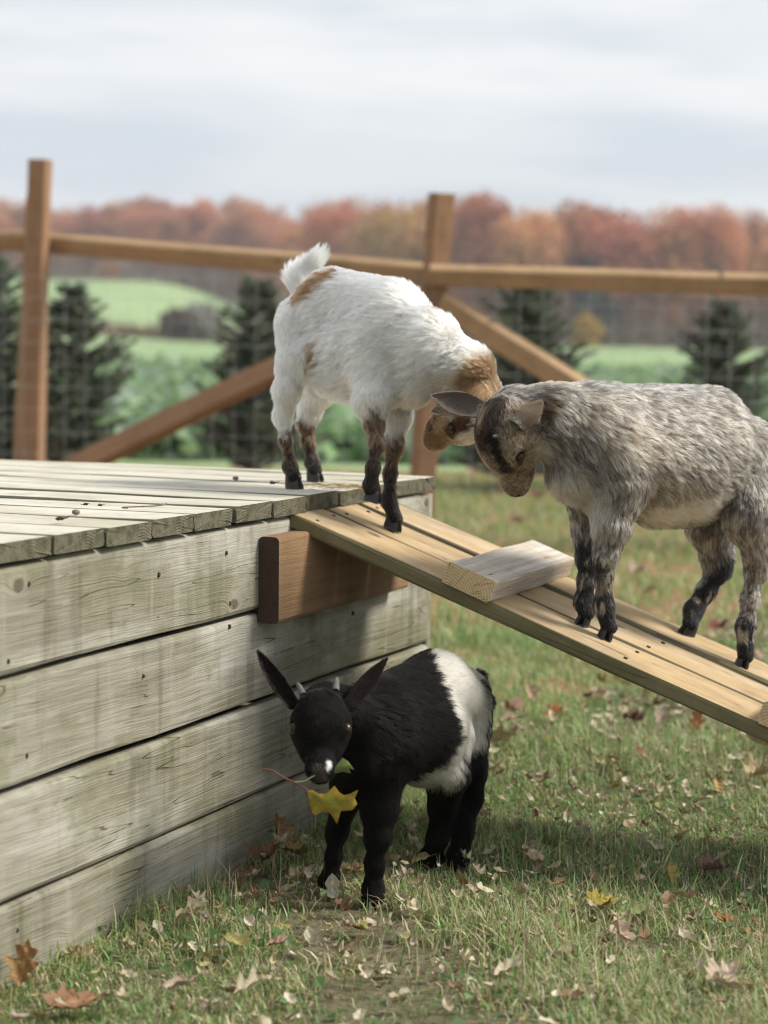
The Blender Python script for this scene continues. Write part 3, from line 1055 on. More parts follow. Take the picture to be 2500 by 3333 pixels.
class Head:
    """kid's head; frame: x right, y nose, z crown"""
    def __init__(self, eye_at, f, left, s, side=1):
        f = unit(f)
        left = unit(np.asarray(left) - np.dot(left, f) * f)
        r = -left
        self.R = np.stack([r, f, np.cross(r, f)], 1)
        self.s = s
        self.o = np.asarray(eye_at) - self.R @ (np.array([side * 0.033, 0.02, 0.009]) * s)

    def w(self, x, y, z):
        return self.o + self.R @ (np.array([x, y, z]) * self.s)

    def d(self, x, y, z):
        return self.R @ np.array([x, y, z], float)

    def build(self, B, fur=0.006, crown=0.010):
        s, w = self.s, self.w
        back = self.d(0, -1, 0.1)
        kw = dict(k=0.012 * s, lift=0.22, flow=back, grav=0.1)
        B.add(w(0, -0.014, 0.0), 0.036 * s, w(0, 0.010, 0.004), 0.035 * s, fur=crown, **kw)
        B.add(w(0, -0.006, 0.013), 0.029 * s, w(0, 0.030, 0.006), 0.024 * s, fur=fur, **kw)
        B.add(w(0, 0.020, -0.003), 0.0255 * s, w(0, 0.074, -0.013), 0.0150 * s, fur=fur * 0.8, **kw)
        B.add(w(-0.006, 0.076, -0.014), 0.0130 * s, w(0.006, 0.076, -0.014), 0.0130 * s, fur=fur * 0.6, **kw)
        B.add(w(0, 0.074, -0.012), 0.0145 * s, w(0, 0.084, -0.015), 0.0118 * s, fur=0.003, **kw)
        for q in (-1, 1):
            B.add(w(q * 0.017, -0.010, -0.024), 0.019 * s, w(q * 0.006, 0.060, -0.027), 0.0100 * s, fur=fur, **kw)
            B.add(w(q * 0.023, 0.004, -0.010), 0.017 * s, w(q * 0.014, 0.038, -0.014), 0.014 * s, fur=fur, **kw)
            B.add(w(q * 0.028, 0.004, 0.013), 0.0105 * s, w(q * 0.026, 0.028, 0.011), 0.008 * s, fur=fur, **kw)
            B.cut.append((w(q * 0.0375, 0.02, 0.008), 0.0085 * s, w(q * 0.0375, 0.023, 0.0075), 0.008 * s, 0.006))
            B.cut.append((w(q * 0.0085, 0.0935, -0.0105), 0.0026 * s, w(q * 0.013, 0.088, -0.0085), 0.0024 * s, 0.004))
            B.cut.append((w(q * 0.002, 0.094, -0.0245), 0.0016, w(q * 0.019, 0.060, -0.024), 0.0014, 0.003))
        B.add(w(0, 0.058, -0.028), 0.0100 * s, w(0, 0.074, -0.027), 0.0090 * s, fur=fur, **kw)


def ear_mesh(base, tip, open_dir, width, cup=0.9, droop=0.0, twist=0.0):
    """a cupped leaf with two skins; returns V, Q, outer normals, length direction"""
    base, tip, od = np.asarray(base), np.asarray(tip), np.asarray(open_dir, float)
    ax = tip - base
    L = np.linalg.norm(ax); ax = ax / L
    n = unit(od - np.dot(od, ax) * ax)
    sd_ = np.cross(ax, n)
    NL, NW = 15, 11
    G = np.zeros((2, NL, NW, 3))
    for i in range(NL):
        t = i / (NL - 1)
        wd = width * (0.42 + 0.58 * math.sin(math.pi * min(1, 0.12 + t * 0.62) ** 0.9)) * (1 - max(0, t - 0.30) ** 1.7 / 0.70 ** 1.7) ** 0.80 + 0.0012
        cu = cup * (1.35 - 0.75 * t)
        for j in range(NW):
            q = (j / (NW - 1) - 0.5) * 2
            an = q * cu
            off = sd_ * (math.sin(an) / cu * wd) - n * (math.cos(an) - math.cos(cu)) / cu * wd
            c = base + ax * (L * t) - n * droop * L * t * t
            for lay in (0, 1):
                G[lay, i, j] = c + off - n * 0.0016 * (1 - lay * 2) * (1 - 0.5 * t)
    V = G.reshape(-1, 3)
    Q = []
    o = NL * NW
    for i in range(NL - 1):
        for j in range(NW - 1):
            a = i * NW + j
            Q.append((a, a + 1, a + NW + 1, a + NW))
            Q.append((o + a, o + a + NW, o + a + NW + 1, o + a + 1))
    rim = [(i, 0) for i in range(NL)] + [(NL - 1, j) for j in range(1, NW)] + [(i, NW - 1) for i in range(NL - 2, -1, -1)]
    for (i0, j0), (i1, j1) in zip(rim[:-1], rim[1:]):
        a, b = i0 * NW + j0, i1 * NW + j1
        Q.append((a, b, o + b, o + a))
    return V, np.array(Q), ax, NL * NW


def hoof_mesh(p, up, fwd, wd=0.0125, ln=0.030, ht=0.024):
    up = unit(up)
    fwd = unit(np.asarray(fwd, float) - np.dot(fwd, up) * up)
    sd_ = np.cross(fwd, up)
    V, Q, T = [], [], []
    for q in (-1, 1):
        b0 = len(V)
        for lev, (z, sc_, sh) in enumerate(((0.0005, 1.0, 0.0), (0.007, 1.04, -0.0005), (0.016, 0.94, -0.003), (ht, 0.80, -0.006))):
            for k in range(12):
                a = k * math.pi / 6
                fx = math.cos(a) * ln * 0.5 * (1.0 if math.cos(a) < 0 else 1.12)
                sx = math.sin(a) * wd * 0.5 * (1 - 0.42 * max(0, math.cos(a)) ** 1.5)
                V.append(np.asarray(p) + up * z + fwd * (fx * sc_ + sh) + sd_ * (q * wd * 0.54 + sx * sc_ - q * 0.10 * z))
        for lev in range(3):
            for k in range(12):
                a, b = b0 + lev * 12 + k, b0 + lev * 12 + (k + 1) % 12
                Q.append((a, b, b + 12, a + 12))
        for lev in (0, 3):
            c = len(V)
            V.append(np.mean([V[b0 + lev * 12 + k] for k in range(12)], 0))
            for k in range(12):
                T.append((c, b0 + lev * 12 + k, b0 + lev * 12 + (k + 1) % 12))
    return V, Q, T


def hair_mat(name, rough=0.42, ior=1.5):
    m, t = new_mat(name)
    nd = t.new('ShaderNodeBsdfHairPrincipled')
    nd.parametrization = 'COLOR'
    t.put(nd.inputs['Color'], t.attr('col'))
    nd.inputs['Roughness'].default_value = rough
    nd.inputs['Radial Roughness'].default_value = 0.6
    nd.inputs['Random Roughness'].default_value = 0.2
    nd.inputs['IOR'].default_value = ior
    t.out(nd.outputs[0])
    return m


def skin_mat():
    m, t = new_mat('short_fur_skin')
    p = t.new('ShaderNodeTexCoord').outputs['Object']
    n = t.noise(p, 700.0, 3.0)
    c = t.mix(t.step(n, 0.3, 0.7, 0.0, 0.35), t.attr('col'), (0.0, 0.0, 0.0))
    t.out(t.principled(c, 0.85, 0.15, t.bump(n, 0.4, 0.0008)))
    return m


M_hair, M_black, M_skin = hair_mat('goat_hair', 0.5, 1.4), hair_mat('black_goat_hair', 0.45, 1.15), skin_mat()
M_hoof = plain('dark_hoof', (0.018, 0.015, 0.013), 0.45, 0.4)
M_horn = plain('grey_horn_bud', (0.115, 0.108, 0.10), 0.8, 0.2)
m_, t_ = new_mat('goat_eye')
t_.out(t_.principled((0.030, 0.016, 0.007), 0.22, 0.35))
M_eye = m_


def ball(c, r, n=12, sq=(1, 1, 1), R=None):
    V, Q, T = [], [], []
    for i in range(1, n // 2):
        th = math.pi * i / (n // 2)
        for k in range(n):
            ph = 2 * math.pi * k / n
            v = np.array([math.sin(th) * math.cos(ph), math.sin(th) * math.sin(ph), math.cos(th)]) * sq * r
            V.append(c + (R @ v if R is not None else v))
    rows = n // 2 - 1
    for i in range(rows - 1):
        for k in range(n):
            Q.append((i * n + k, (i + 1) * n + k, (i + 1) * n + (k + 1) % n, i * n + (k + 1) % n))
    for row, s in ((0, 1), (rows - 1, -1)):
        v = np.array([0, 0, s]) * np.array(sq) * r
        V.append(c + (R @ v if R is not None else v))
        for k in range(n):
            T.append((len(V) - 1, row * n + (k + (0 if s > 0 else 1)) % n, row * n + (k + (1 if s > 0 else 0)) % n))
    return V, Q, T


def make_coat(name, sources, nhair, colour, parent, seed, rad=0.00026, avoid=(), clump=0.6, mat=None, feet=()):
    """sources: (V, Q, normals, fur, lift, flow, grav, share)"""
    r = np.random.default_rng(seed)
    PP, NN, FU, LI, FL, GR = [], [], [], [], [], []
    for V, Q, N, fur, lift, flow, grav, share in sources:
        tri = np.concatenate([Q[:, :3], Q[:, [0, 2, 3]]])
        ar = np.linalg.norm(np.cross(V[tri[:, 1]] - V[tri[:, 0]], V[tri[:, 2]] - V[tri[:, 0]]), axis=1)
        n = int(nhair * share)
        pk = r.choice(len(tri), n, p=ar / ar.sum())
        a, b = r.uniform(0, 1, n), r.uniform(0, 1, n)
        fl_ = a + b > 1
        a[fl_], b[fl_] = 1 - a[fl_], 1 - b[fl_]
        bc = np.stack([1 - a - b, a, b], 1)
        def ip(X):
            return (X[tri[pk]] * (bc[..., None] if X.ndim == 2 else bc)).sum(1)
        PP.append(ip(V)); NN.append(ip(N)); FU.append(ip(fur)); LI.append(ip(lift)); FL.append(ip(flow)); GR.append(ip(grav))
    P, N, fur, lift, flow, grav = (np.concatenate(q) for q in (PP, NN, FU, LI, FL, GR))
    keep = np.ones(len(P), bool)
    for c, rr in avoid:
        keep &= np.linalg.norm(P - c, axis=1) > rr
    P, N, fur, lift, flow, grav = (q[keep] for q in (P, N, fur, lift, flow, grav))
    n = len(P)
    N = N / np.linalg.norm(N, axis=1, keepdims=True)
    fl_ = flow + np.array([0, 0, -1.0]) * grav[:, None]
    tn = fl_ - (fl_ * N).sum(1, keepdims=True) * N
    tn /= np.linalg.norm(tn, axis=1, keepdims=True) + 1e-6
    bn = np.cross(N, tn)
    sw = wob(P, 38, seed) * 0.36 + wob(P, 150, seed + 5) * 0.36 + r.normal(0, 0.12, n)
    tn = tn * np.cos(sw)[:, None] + bn * np.sin(sw)[:, None]
    for q in feet:
        fur = fur * (0.25 + 0.75 * smooth(0.018, 0.042, np.linalg.norm(P - q, axis=1)))
    L = fur * r.uniform(0.65, 1.2, n) * (1 + 0.10 * wob(P, 60, seed + 9))
    li = lift * (1 + 0.22 * wob(P, 75, seed + 2)) + r.normal(0, 0.07, n)
    d0 = tn + N * np.clip(li, 0.05, 2)[:, None] * 1.5
    d0 /= np.linalg.norm(d0, axis=1, keepdims=True)
    d1 = tn + N * (li * 0.35)[:, None] + np.array([0, 0, -0.35]) * (grav + 0.1)[:, None]
    d1 /= np.linalg.norm(d1, axis=1, keepdims=True)
    K = 5
    ts = np.linspace(0, 1, K)
    X = np.stack([P + L[:, None] * (d0 * t + (d1 - d0) * t * t * 0.5) for t in ts], 1)
    # locks: tips lean towards a neighbour's tip
    nc = max(10, n // 14)
    ci = r.choice(n, nc, replace=False)
    kd = KDTree(nc)
    for q, i in enumerate(ci):
        kd.insert(P[i], q)
    kd.balance()
    near = np.array([kd.find(p)[1] for p in P])
    ce = ci[near]
    dist = np.linalg.norm(P - P[ce], axis=1)
    cl_ = clump * np.exp(-(dist / np.maximum(L, 0.004)) ** 2) * np.clip((L - 0.005) / 0.008, 0, 1)
    tgt = X[ce]
    X = X + (tgt - X) * (cl_[:, None] * ts[None] ** 1.4)[..., None]
    col = colour(P, N, r, near)
    hc = bpy.data.hair_curves.new(name)
    hc.add_curves([K] * n)
    hc.attributes['position'].data.foreach_set('vector', X.astype(np.float32).ravel())
    ra = hc.attributes.get('radius') or hc.attributes.new('radius', 'FLOAT', 'POINT')
    prof = np.array([1.0, 1.0, 0.85, 0.6, 0.15])
    rr = rad * r.uniform(0.75, 1.25, (n, 1)) * prof[None] * (0.7 + 0.3 * np.clip(L / 0.012, 0, 1))[:, None]
    ra.data.foreach_set('value', rr.astype(np.float32).ravel())
    ca = hc.attributes.new('col', 'FLOAT_COLOR', 'CURVE')
    cc = np.ones((n, 4), np.float32)
    cc[:, :3] = np.clip(col, 0.0012, 0.9)
    ca.data.foreach_set('color', cc.ravel())
    hc.materials.append(mat or M_hair)
    return obj(name, hc, None, parent)


def finish_goat(label, B, head, base, ears, horns, hooves, colour, nhair, seed, rad=0.00026, clump=0.6, earcol=(0.3, 0.25, 0.2), inner=(0.35, 0.25, 0.2), skin=None, eyer=0.0088, mat=None, extra_avoid=()):
    g = empty('goat', base, label, 'goat', 'goat kids at the platform')
    r = np.random.default_rng(seed)
    V, Q, N = B.mesh()
    c = colour(V, N, r, None)
    if skin is not None:
        c = skin(V, c)
    body = obj('body', make_mesh('body', V, Q, None, [M_skin], True, c * 0.85), None, g)
    fur, lift, flow, grav = B.fields(V)
    src = [(V, Q, N, fur, lift, flow, grav, 1.0)]
    earinfo = []
    for base_, tip, od, wd, kw in ears:
        Ve, Qe, ax, half = ear_mesh(base_, tip, od, wd, **kw)
        ce = np.tile(np.asarray(earcol), (len(Ve), 1)) * (0.92 + 0.16 * r.uniform(size=(len(Ve), 1)))
        ce[half:] = np.asarray(inner) * (0.92 + 0.16 * r.uniform(size=(len(Ve) - half, 1)))
        obj('ear', make_mesh('ear', Ve, Qe, None, [M_skin], True, ce), None, g)
        ot = Qe[(Qe < half).all(1)]
        nrm = np.zeros_like(Ve)
        fn = np.cross(Ve[ot[:, 1]] - Ve[ot[:, 0]], Ve[ot[:, 3]] - Ve[ot[:, 0]])
        for k in range(4):
            np.add.at(nrm, ot[:, k], fn)
        if np.sum(nrm[:half] @ unit(od)) > 0:
            nrm = -nrm
        nrm = nrm / (np.linalg.norm(nrm, axis=1, keepdims=True) + 1e-9)
        m = len(Ve)
        src.append((Ve, ot, nrm, np.full(m, 0.0055), np.full(m, 0.22), np.tile(ax, (m, 1)), np.zeros(m), 0.035))
        it = Qe[(Qe >= half).all(1)]
        src.append((Ve, it, np.where(np.arange(m)[:, None] >= half, np.roll(-nrm, half, 0), nrm), np.full(m, 0.0045), np.full(m, 0.25), np.tile(ax, (m, 1)), np.zeros(m), 0.02))
        earinfo.append((np.asarray(base_), np.asarray(tip), np.asarray(od), wd))
    avoid = list(extra_avoid)
    for q in (-1, 1):
        e = head.w(q * 0.0335, 0.0205, 0.0085)
        avoid.append((e, eyer * head.s + 0.0012))
        Ve, Qe, Te = ball(e, eyer * head.s, 14)
        obj('eye', make_mesh('eye', Ve, Qe, Te, [M_eye], True), None, g)
    avoid.append((head.w(0, 0.094, -0.014), 0.0085 * head.s))
    for hb, ht, hr in horns:
        hb, ht = np.asarray(hb), np.asarray(ht)
        ax = unit(ht - hb); u = unit(np.cross(ax, (0.2, 1, 0.3))); v = np.cross(ax, u)
        Vh, Qh = [], []
        L = np.linalg.norm(ht - hb)
        for i, (t, s) in enumerate(((-0.35, 1.15), (0, 1.1), (0.25, 1.0), (0.5, 0.9), (0.75, 0.72), (0.95, 0.42), (1.0, 0.12))):
            for k in range(9):
                a = 2 * math.pi * k / 9
                Vh.append(hb + ax * L * t + (u * math.cos(a) + v * math.sin(a)) * hr * s * (1 + 0.07 * math.sin(7 * t * 6)))
        for i in range(6):
            for k in range(9):
                Qh.append((i * 9 + k, i * 9 + (k + 1) % 9, (i + 1) * 9 + (k + 1) % 9, (i + 1) * 9 + k))
        obj('horn', make_mesh('horn', Vh, Qh, None, [M_horn], True), None, g)
        avoid.append((hb, hr * 1.15))
    for p, up, fw in hooves:
        Vh, Qh, Th = hoof_mesh(p, up, fw)
        obj('hoof', make_mesh('hoof', Vh, Qh, Th, [M_hoof], True), None, g)

    def col2(P, N, r, near):
        cc = colour(P, N, r, near)
        for eb, et, od, wd in earinfo:
            ax = et - eb
            t = np.clip((P - eb) @ ax / (ax @ ax), 0, 1)
            d = np.linalg.norm(P - (eb + t[:, None] * ax), axis=1)
            m = (1 - smooth(wd * 0.9, wd * 1.15, d)) * smooth(0.02, 0.13, t)
            inn = (N @ unit(od) > 0.1)
            ec = np.where(inn[:, None], np.asarray(inner)[None], np.asarray(earcol)[None]) * r.uniform(0.75, 1.25, (len(P), 1))
            cc = cc * (1 - m[:, None]) + ec * m[:, None]
        return cc
    make_coat('coat', src, nhair, col2, g, seed, rad, avoid, clump, mat, [h_[0] for h_ in hooves])
    return g


def limb(B, pts, k=0.014, fur=0.012, lift=0.25, grav=0.5):
    for (a, ra), (b, rb) in zip(pts[:-1], pts[1:]):
        B.add(a, ra, b, rb, k, fur, lift, None, grav)


def frame(ox, oy, s):
    """crop pixels of a close look at the photo -> photo pixels, and radii -> metres"""
    def g(x, y, Y):
        return at(ox + x / s, oy + y / s, Y)

    def rr(r, Y):
        return r / s * Y / F
    return g, rr


# ---- the white kid stepping off the platform
g, rr = frame(850, 780, 2.07375)
W = Body()
YH, YF = 4.13, 3.93                 # hips and chest


def wa(x, y, Y, r, x2, y2, Y2, r2, k=0.03, fur=0.020, lift=0.4, flow=None, grav=0.5):
    W.add(g(x, y, Y), rr(r, Y), g(x2, y2, Y2), rr(r2, Y2), k, fur, lift, flow, grav)


tailward = unit(g(250, 500, YH) - g(1100, 700, YF))
wa(880, 520, 3.98, 232, 480, 415, 4.10, 205, flow=tailward, lift=0.5, fur=0.022)              # back
wa(860, 735, 3.98, 300, 590, 780, 4.06, 285, flow=tailward, fur=0.027, lift=0.5)   # barrel
wa(430, 560, 4.10, 230, 300, 560, 4.14, 185, flow=tailward)              # rump
wa(1085, 705, 3.93, 218, 900, 630, 3.97, 232, flow=tailward, fur=0.025, lift=0.5)  # withers
wa(1010, 960, 3.93, 155, 860, 900, 3.96, 230, flow=tailward)             # chest
wa(1390, 895, 3.93, 158, 1150, 765, 3.92, 215, fur=0.026, lift=0.5)                # neck
wa(1500, 1050, 3.94, 105, 1390, 900, 3.93, 150, fur=0.016)
wa(1430, 1190, 3.93, 90, 1500, 1050, 3.94, 105, fur=0.012, k=0.02)
# tail, held up
tb, tm, tt = g(295, 400, 4.17), g(275, 265, 4.19), g(375, 130, 4.18)
W.add(tb, 0.019, tm, 0.021, 0.014, 0.024, 0.55, tm - tb, 0.0)
W.add(tm, 0.021, tt, 0.008, 0.01, 0.034, 0.5, tt - tm, 0.0)
hw1, hw2 = on_deck(958, 1594), on_deck(1026, 1568)
fw2 = on_ramp(1275, 1724)
fw1 = g(752, 1770, 3.88)
limb(W, [(g(270, 600, 4.10), rr(165, 4.1)), (g(235, 830, 4.07), rr(118, 4.07)), (g(178, 1000, 4.06), rr(82, 4.06)), (g(148, 1190, 4.07), rr(56, 4.07))], fur=0.017)
W.add(g(330, 760, 4.05), rr(85, 4.05), g(300, 880, 4.05), rr(60, 4.05), 0.02, 0.016, 0.4, None, 0.5)
limb(W, [(g(148, 1190, 4.07), rr(45, 4.07)), (g(165, 1350, 4.06), rr(33, 4.06)), (g(195, 1530, 4.05), rr(36, 4.05)), (hw1 + Zup * 0.02, 0.0125)], fur=0.0085)
limb(W, [(g(380, 760, 4.20), rr(150, 4.2)), (g(400, 1000, 4.22), rr(105, 4.22)), (g(330, 1150, 4.25), rr(66, 4.25)), (g(305, 1230, 4.26), rr(58, 4.26))], fur=0.016)
limb(W, [(g(305, 1230, 4.26), rr(45, 4.26)), (g(318, 1370, 4.26), rr(36, 4.26)), (g(345, 1500, 4.26), rr(36, 4.26)), (hw2 + Zup * 0.02, 0.0125)], fur=0.0085)
limb(W, [(g(830, 900, 3.945), rr(150, 3.94)), (g(745, 1080, 3.905), rr(92, 3.9)), (g(765, 1240, 3.89), rr(56, 3.89))], k=0.03, fur=0.018)
limb(W, [(g(765, 1240, 3.89), rr(48, 3.89)), (g(782, 1370, 3.88), rr(40, 3.88)), (g(755, 1540, 3.875), rr(34, 3.87)), (g(740, 1660, 3.88), rr(40, 3.88)), (fw1 + Zup * 0.02, 0.0125)], fur=0.0085)
limb(W, [(g(930, 980, 3.99), rr(130, 3.99)), (g(915, 1180, 3.98), rr(88, 3.98)), (g(895, 1400, 3.97), rr(54, 3.97))], fur=0.016)
limb(W, [(g(895, 1400, 3.97), rr(45, 3.97)), (g(872, 1580, 3.965), rr(34, 3.965)), (g(862, 1760, 3.96), rr(40, 3.96)), (fw2 + RN * 0.02, 0.0125)], fur=0.0085)
HW = Head(g(1292, 1272, 3.90), (-0.52, 0.50, -0.69), (0.65, 0.76, 0.14), 1.18, 1)
HW.build(W)


def col_white(P, N, r, near):
    c = np.tile(np.array([0.84, 0.80, 0.725]), (len(P), 1))
    tan, dk, bl = (0.14, 0.075, 0.034), (0.05, 0.028, 0.016), (0.009, 0.007, 0.006)
    c = lerp(c, (0.70, 0.60, 0.46), patch(P, g(900, 1150, 3.9), g(700, 1150, 3.9), 0.02, soft=0.03))
    c = lerp(c, tan, patch(P, g(270, 375, 4.08), g(500, 215, 4.04), 0.016, 0.013, 0.006, 0.006, 1, 0.3))
    c = lerp(c, dk, patch(P, g(530, 175, 4.04), g(610, 160, 4.03), 0.011, 0.008, 0.006, 0.006, 2, 0.3))
    c = lerp(c, tan, patch(P, g(355, 730, 3.99), g(340, 830, 3.99), 0.013, 0.014, 0.008, 0.008, 3, 0.3))
    c = lerp(c, (0.09, 0.06, 0.04), patch(P, g(1185, 560, 3.93), g(1215, 600, 3.93), 0.017, 0.012, 0.008, 0.006, 4, 0.4))
    c = lerp(c, (0.10, 0.075, 0.04), patch(P, g(1555, 850, 3.93), g(1575, 940, 3.93), 0.016, 0.014, 0.008, 0.006, 5))
    c = lerp(c, tan, patch(P, g(1190, 1000, 3.83), g(1420, 1010, 3.83), 0.020, 0.022, 0.010, 0.008, 6))
    c = lerp(c, (0.17, 0.085, 0.034), patch(P, g(1440, 1030, 3.88), g(1545, 1040, 3.9), 0.027, 0.025, 0.012, 0.006, 7))
    c = lerp(c, (0.34, 0.21, 0.115), patch(P, g(960, 1130, 3.86), g(850, 1140, 3.86), 0.018, 0.012, 0.012, 0.008, 8))
    c = lerp(c, (0.55, 0.40, 0.26), patch(P, g(810, 930, 3.84), g(830, 960, 3.84), 0.010, 0.010, 0.012, 0.008, 8))
    # face
    c = lerp(c, (0.25, 0.15, 0.078), patch(P, HW.w(0, -0.05, -0.01), HW.w(0, 0.10, -0.015), 0.052, 0.045, 0.012, 0.004, 9))
    c = lerp(c, (0.085, 0.045, 0.025), patch(P, HW.w(0.034, 0.0, 0.016), HW.w(0.034, 0.036, 0.010), 0.017, 0.010, 0.005, 0.004, 10))
    c = lerp(c, (0.42, 0.30, 0.19), patch(P, HW.w(0.03, 0.03, -0.012), HW.w(0.026, 0.055, -0.012), 0.010, 0.008, 0.006, 0.003, 11))
    c = lerp(c, (0.20, 0.12, 0.08), patch(P, HW.w(0, 0.088, -0.012), HW.w(0, 0.097, -0.016), 0.017, 0.015, 0.006, 0.003, 12))
    c = lerp(c, (0.02, 0.013, 0.01), patch(P, HW.w(0.009, 0.092, -0.010), HW.w(0.0125, 0.087, -0.008), 0.0032, 0.003, 0.0015, 0.0005, 31))
    c = lerp(c, (0.05, 0.03, 0.02), patch(P, HW.w(0.003, 0.093, -0.024), HW.w(0.019, 0.058, -0.024), 0.0022, 0.002, 0.0015, 0.0005, 32) * 0.8)
    # dark stockings with lighter streaks
    for a, b, t_, rad in ((g(770, 1330, 3.88), fw1, 0.0, 0.045), (g(893, 1430, 3.97), fw2, 0.0, 0.036), (g(165, 1415, 4.06), hw1, 0.0, 0.036), (g(310, 1330, 4.26), hw2, 0.0, 0.038)):
        m = patch(P, a, b, rad, rad, 0.008, 0.012, 13)
        t = np.clip((P - a) @ (b - a) / ((b - a) @ (b - a)), 0, 1)
        st = smooth(-0.2, 0.9, wob(P * np.array([1, 1, 0.3]), 420, 3) * 0.6 + r.normal(0, 0.35, len(P)) - (t - 0.3) * 1.8)
        leg = np.array(bl)[None] * (1 - st[:, None]) + np.array((0.15, 0.085, 0.043))[None] * st[:, None]
        c = c * (1 - m[:, None]) + leg * m[:, None]
    c = lerp(c, (0.30, 0.18, 0.09), patch(P, g(700, 1270, 3.86), g(690, 1320, 3.86), 0.012, 0.010, 0.008, 0.006, 14))
    c = lerp(c, (0.30, 0.20, 0.12), patch(P, g(85, 1200, 4.09), g(100, 1330, 4.09), 0.012, 0.014, 0.010, 0.008, 15))
    lk = near if near is not None else np.zeros(len(P), int)
    h = np.modf(np.abs(np.sin(lk * 12.9898 + 1.7) * 43758.5453))[0][:, None]
    c = c * (1 - 0.30 * (h < 0.22) * np.array([[0.55, 0.8, 1.0]]))
    return c * r.uniform(0.82, 1.10, (len(P), 1))


dirW = unit(np.array([0.78, -0.62, 0]))
finish_goat('white kid with brown patches and dark legs stepping from the platform onto the ramp', W, HW, [g(500, 700, 4.08)[0], 4.08, 0.606],
            [(HW.w(0.036, -0.028, 0.004), g(1150, 1158, 3.88), (-0.35, -0.8, -0.35), 0.0165, dict(cup=0.9)),
             (HW.w(-0.036, -0.028, 0.004), HW.w(-0.066, -0.012, -0.050), HW.d(0.2, 0.8, -0.3), 0.015, dict(cup=0.9))],
            [(HW.w(0.019, -0.018, 0.034), HW.w(0.022, -0.026, 0.056), 0.0052), (HW.w(-0.019, -0.018, 0.034), HW.w(-0.022, -0.026, 0.056), 0.0052)],
            [(hw1, Zup, dirW), (hw2, Zup, dirW), (fw2, RN, dirW), (fw1 + np.array([0, 0, 0.0]), (0.25, -0.1, 1), dirW + np.array([0, 0, -0.5]))],
            col_white, 150000, 21, 0.00028, 0.50, (0.20, 0.15, 0.11), (0.22, 0.17, 0.14), eyer=0.0082)

# ---- the grey kid on the ramp
g, rr = frame(1350, 1180, 1.44261)
G = Body()


def ga(x, y, Y, r, x2, y2, Y2, r2, k=0.03, fur=0.024, lift=0.3, flow=None, grav=0.45):
    G.add(g(x, y, Y), rr(r, Y), g(x2, y2, Y2), rr(r2, Y2), k, fur, lift, flow, grav)


tailward = unit(g(1500, 380, 3.95) - g(850, 330, 3.74))
ga(800, 275, 3.73, 165, 1370, 290, 3.91, 168, flow=tailward)                 # back
ga(900, 430, 3.75, 255, 1230, 450, 3.86, 285, flow=tailward)                 # barrel
ga(1360, 420, 3.90, 248, 1510, 440, 3.96, 195, flow=tailward)                # rump
ga(740, 520, 3.71, 120, 860, 480, 3.75, 215, flow=tailward + np.array([0, 0, -0.6]))   # chest
ga(640, 280, 3.70, 165, 860, 350, 3.74, 215, fur=0.022)                      # neck
ga(470, 215, 3.70, 100, 640, 260, 3.70, 150, fur=0.018, k=0.02)
ga(1130, 640, 3.83, 110, 1330, 620, 3.89, 120, flow=tailward)                # belly
G.add(g(1640, 370, 4.02), 0.016, g(1730, 490, 4.05), 0.009, 0.012, 0.022, 0.4, None, 0.3)   # tail, out of frame
hg = [on_ramp(1968, 2078), on_ramp(1893, 2034), on_ramp(2412, 2172), on_ramp(2232, 2068)]
limb(G, [(g(930, 600, 3.72), rr(170, 3.72)), (g(925, 760, 3.70), rr(84, 3.7)), (g(900, 900, 3.695), rr(52, 3.7))], fur=0.018)
limb(G, [(g(900, 900, 3.695), rr(45, 3.7)), (g(890, 1000, 3.70), rr(34, 3.7)), (g(888, 1140, 3.71), rr(38, 3.7)), (hg[0] + RN * 0.021, 0.0135)], fur=0.0085)
limb(G, [(g(830, 620, 3.78), rr(130, 3.78)), (g(815, 780, 3.78), rr(68, 3.78)), (g(812, 910, 3.775), rr(48, 3.78))], fur=0.016)
limb(G, [(g(812, 910, 3.775), rr(40, 3.78)), (g(806, 1020, 3.77), rr(33, 3.77)), (g(796, 1120, 3.765), rr(38, 3.77)), (hg[1] + RN * 0.021, 0.0135)], fur=0.0085)
limb(G, [(g(1550, 540, 3.92), rr(150, 3.92)), (g(1570, 720, 3.87), rr(118, 3.87)), (g(1610, 880, 3.87), rr(62, 3.87)), (g(1605, 960, 3.875), rr(50, 3.87))], fur=0.018)
limb(G, [(g(1605, 960, 3.875), rr(43, 3.87)), (g(1575, 1110, 3.87), rr(36, 3.87)), (g(1555, 1240, 3.86), rr(38, 3.86)), (hg[2] + RN * 0.021, 0.0135)], fur=0.0085)
limb(G, [(g(1440, 560, 3.98), rr(150, 3.98)), (g(1390, 760, 3.98), rr(105, 3.98)), (g(1420, 900, 3.985), rr(70, 3.98)), (g(1425, 960, 3.985), rr(62, 3.98))], fur=0.017)
limb(G, [(g(1425, 960, 3.985), rr(46, 3.98)), (g(1370, 1070, 3.98), rr(40, 3.98)), (g(1310, 1160, 3.97), rr(38, 3.97)), (hg[3] + RN * 0.021, 0.0135)], fur=0.0085)
HG = Head(g(490, 441, 3.645), (0.06, 0.38, -0.92), (0.64, -0.72, -0.26), 1.27, -1)
HG.build(G, 0.006, 0.013)


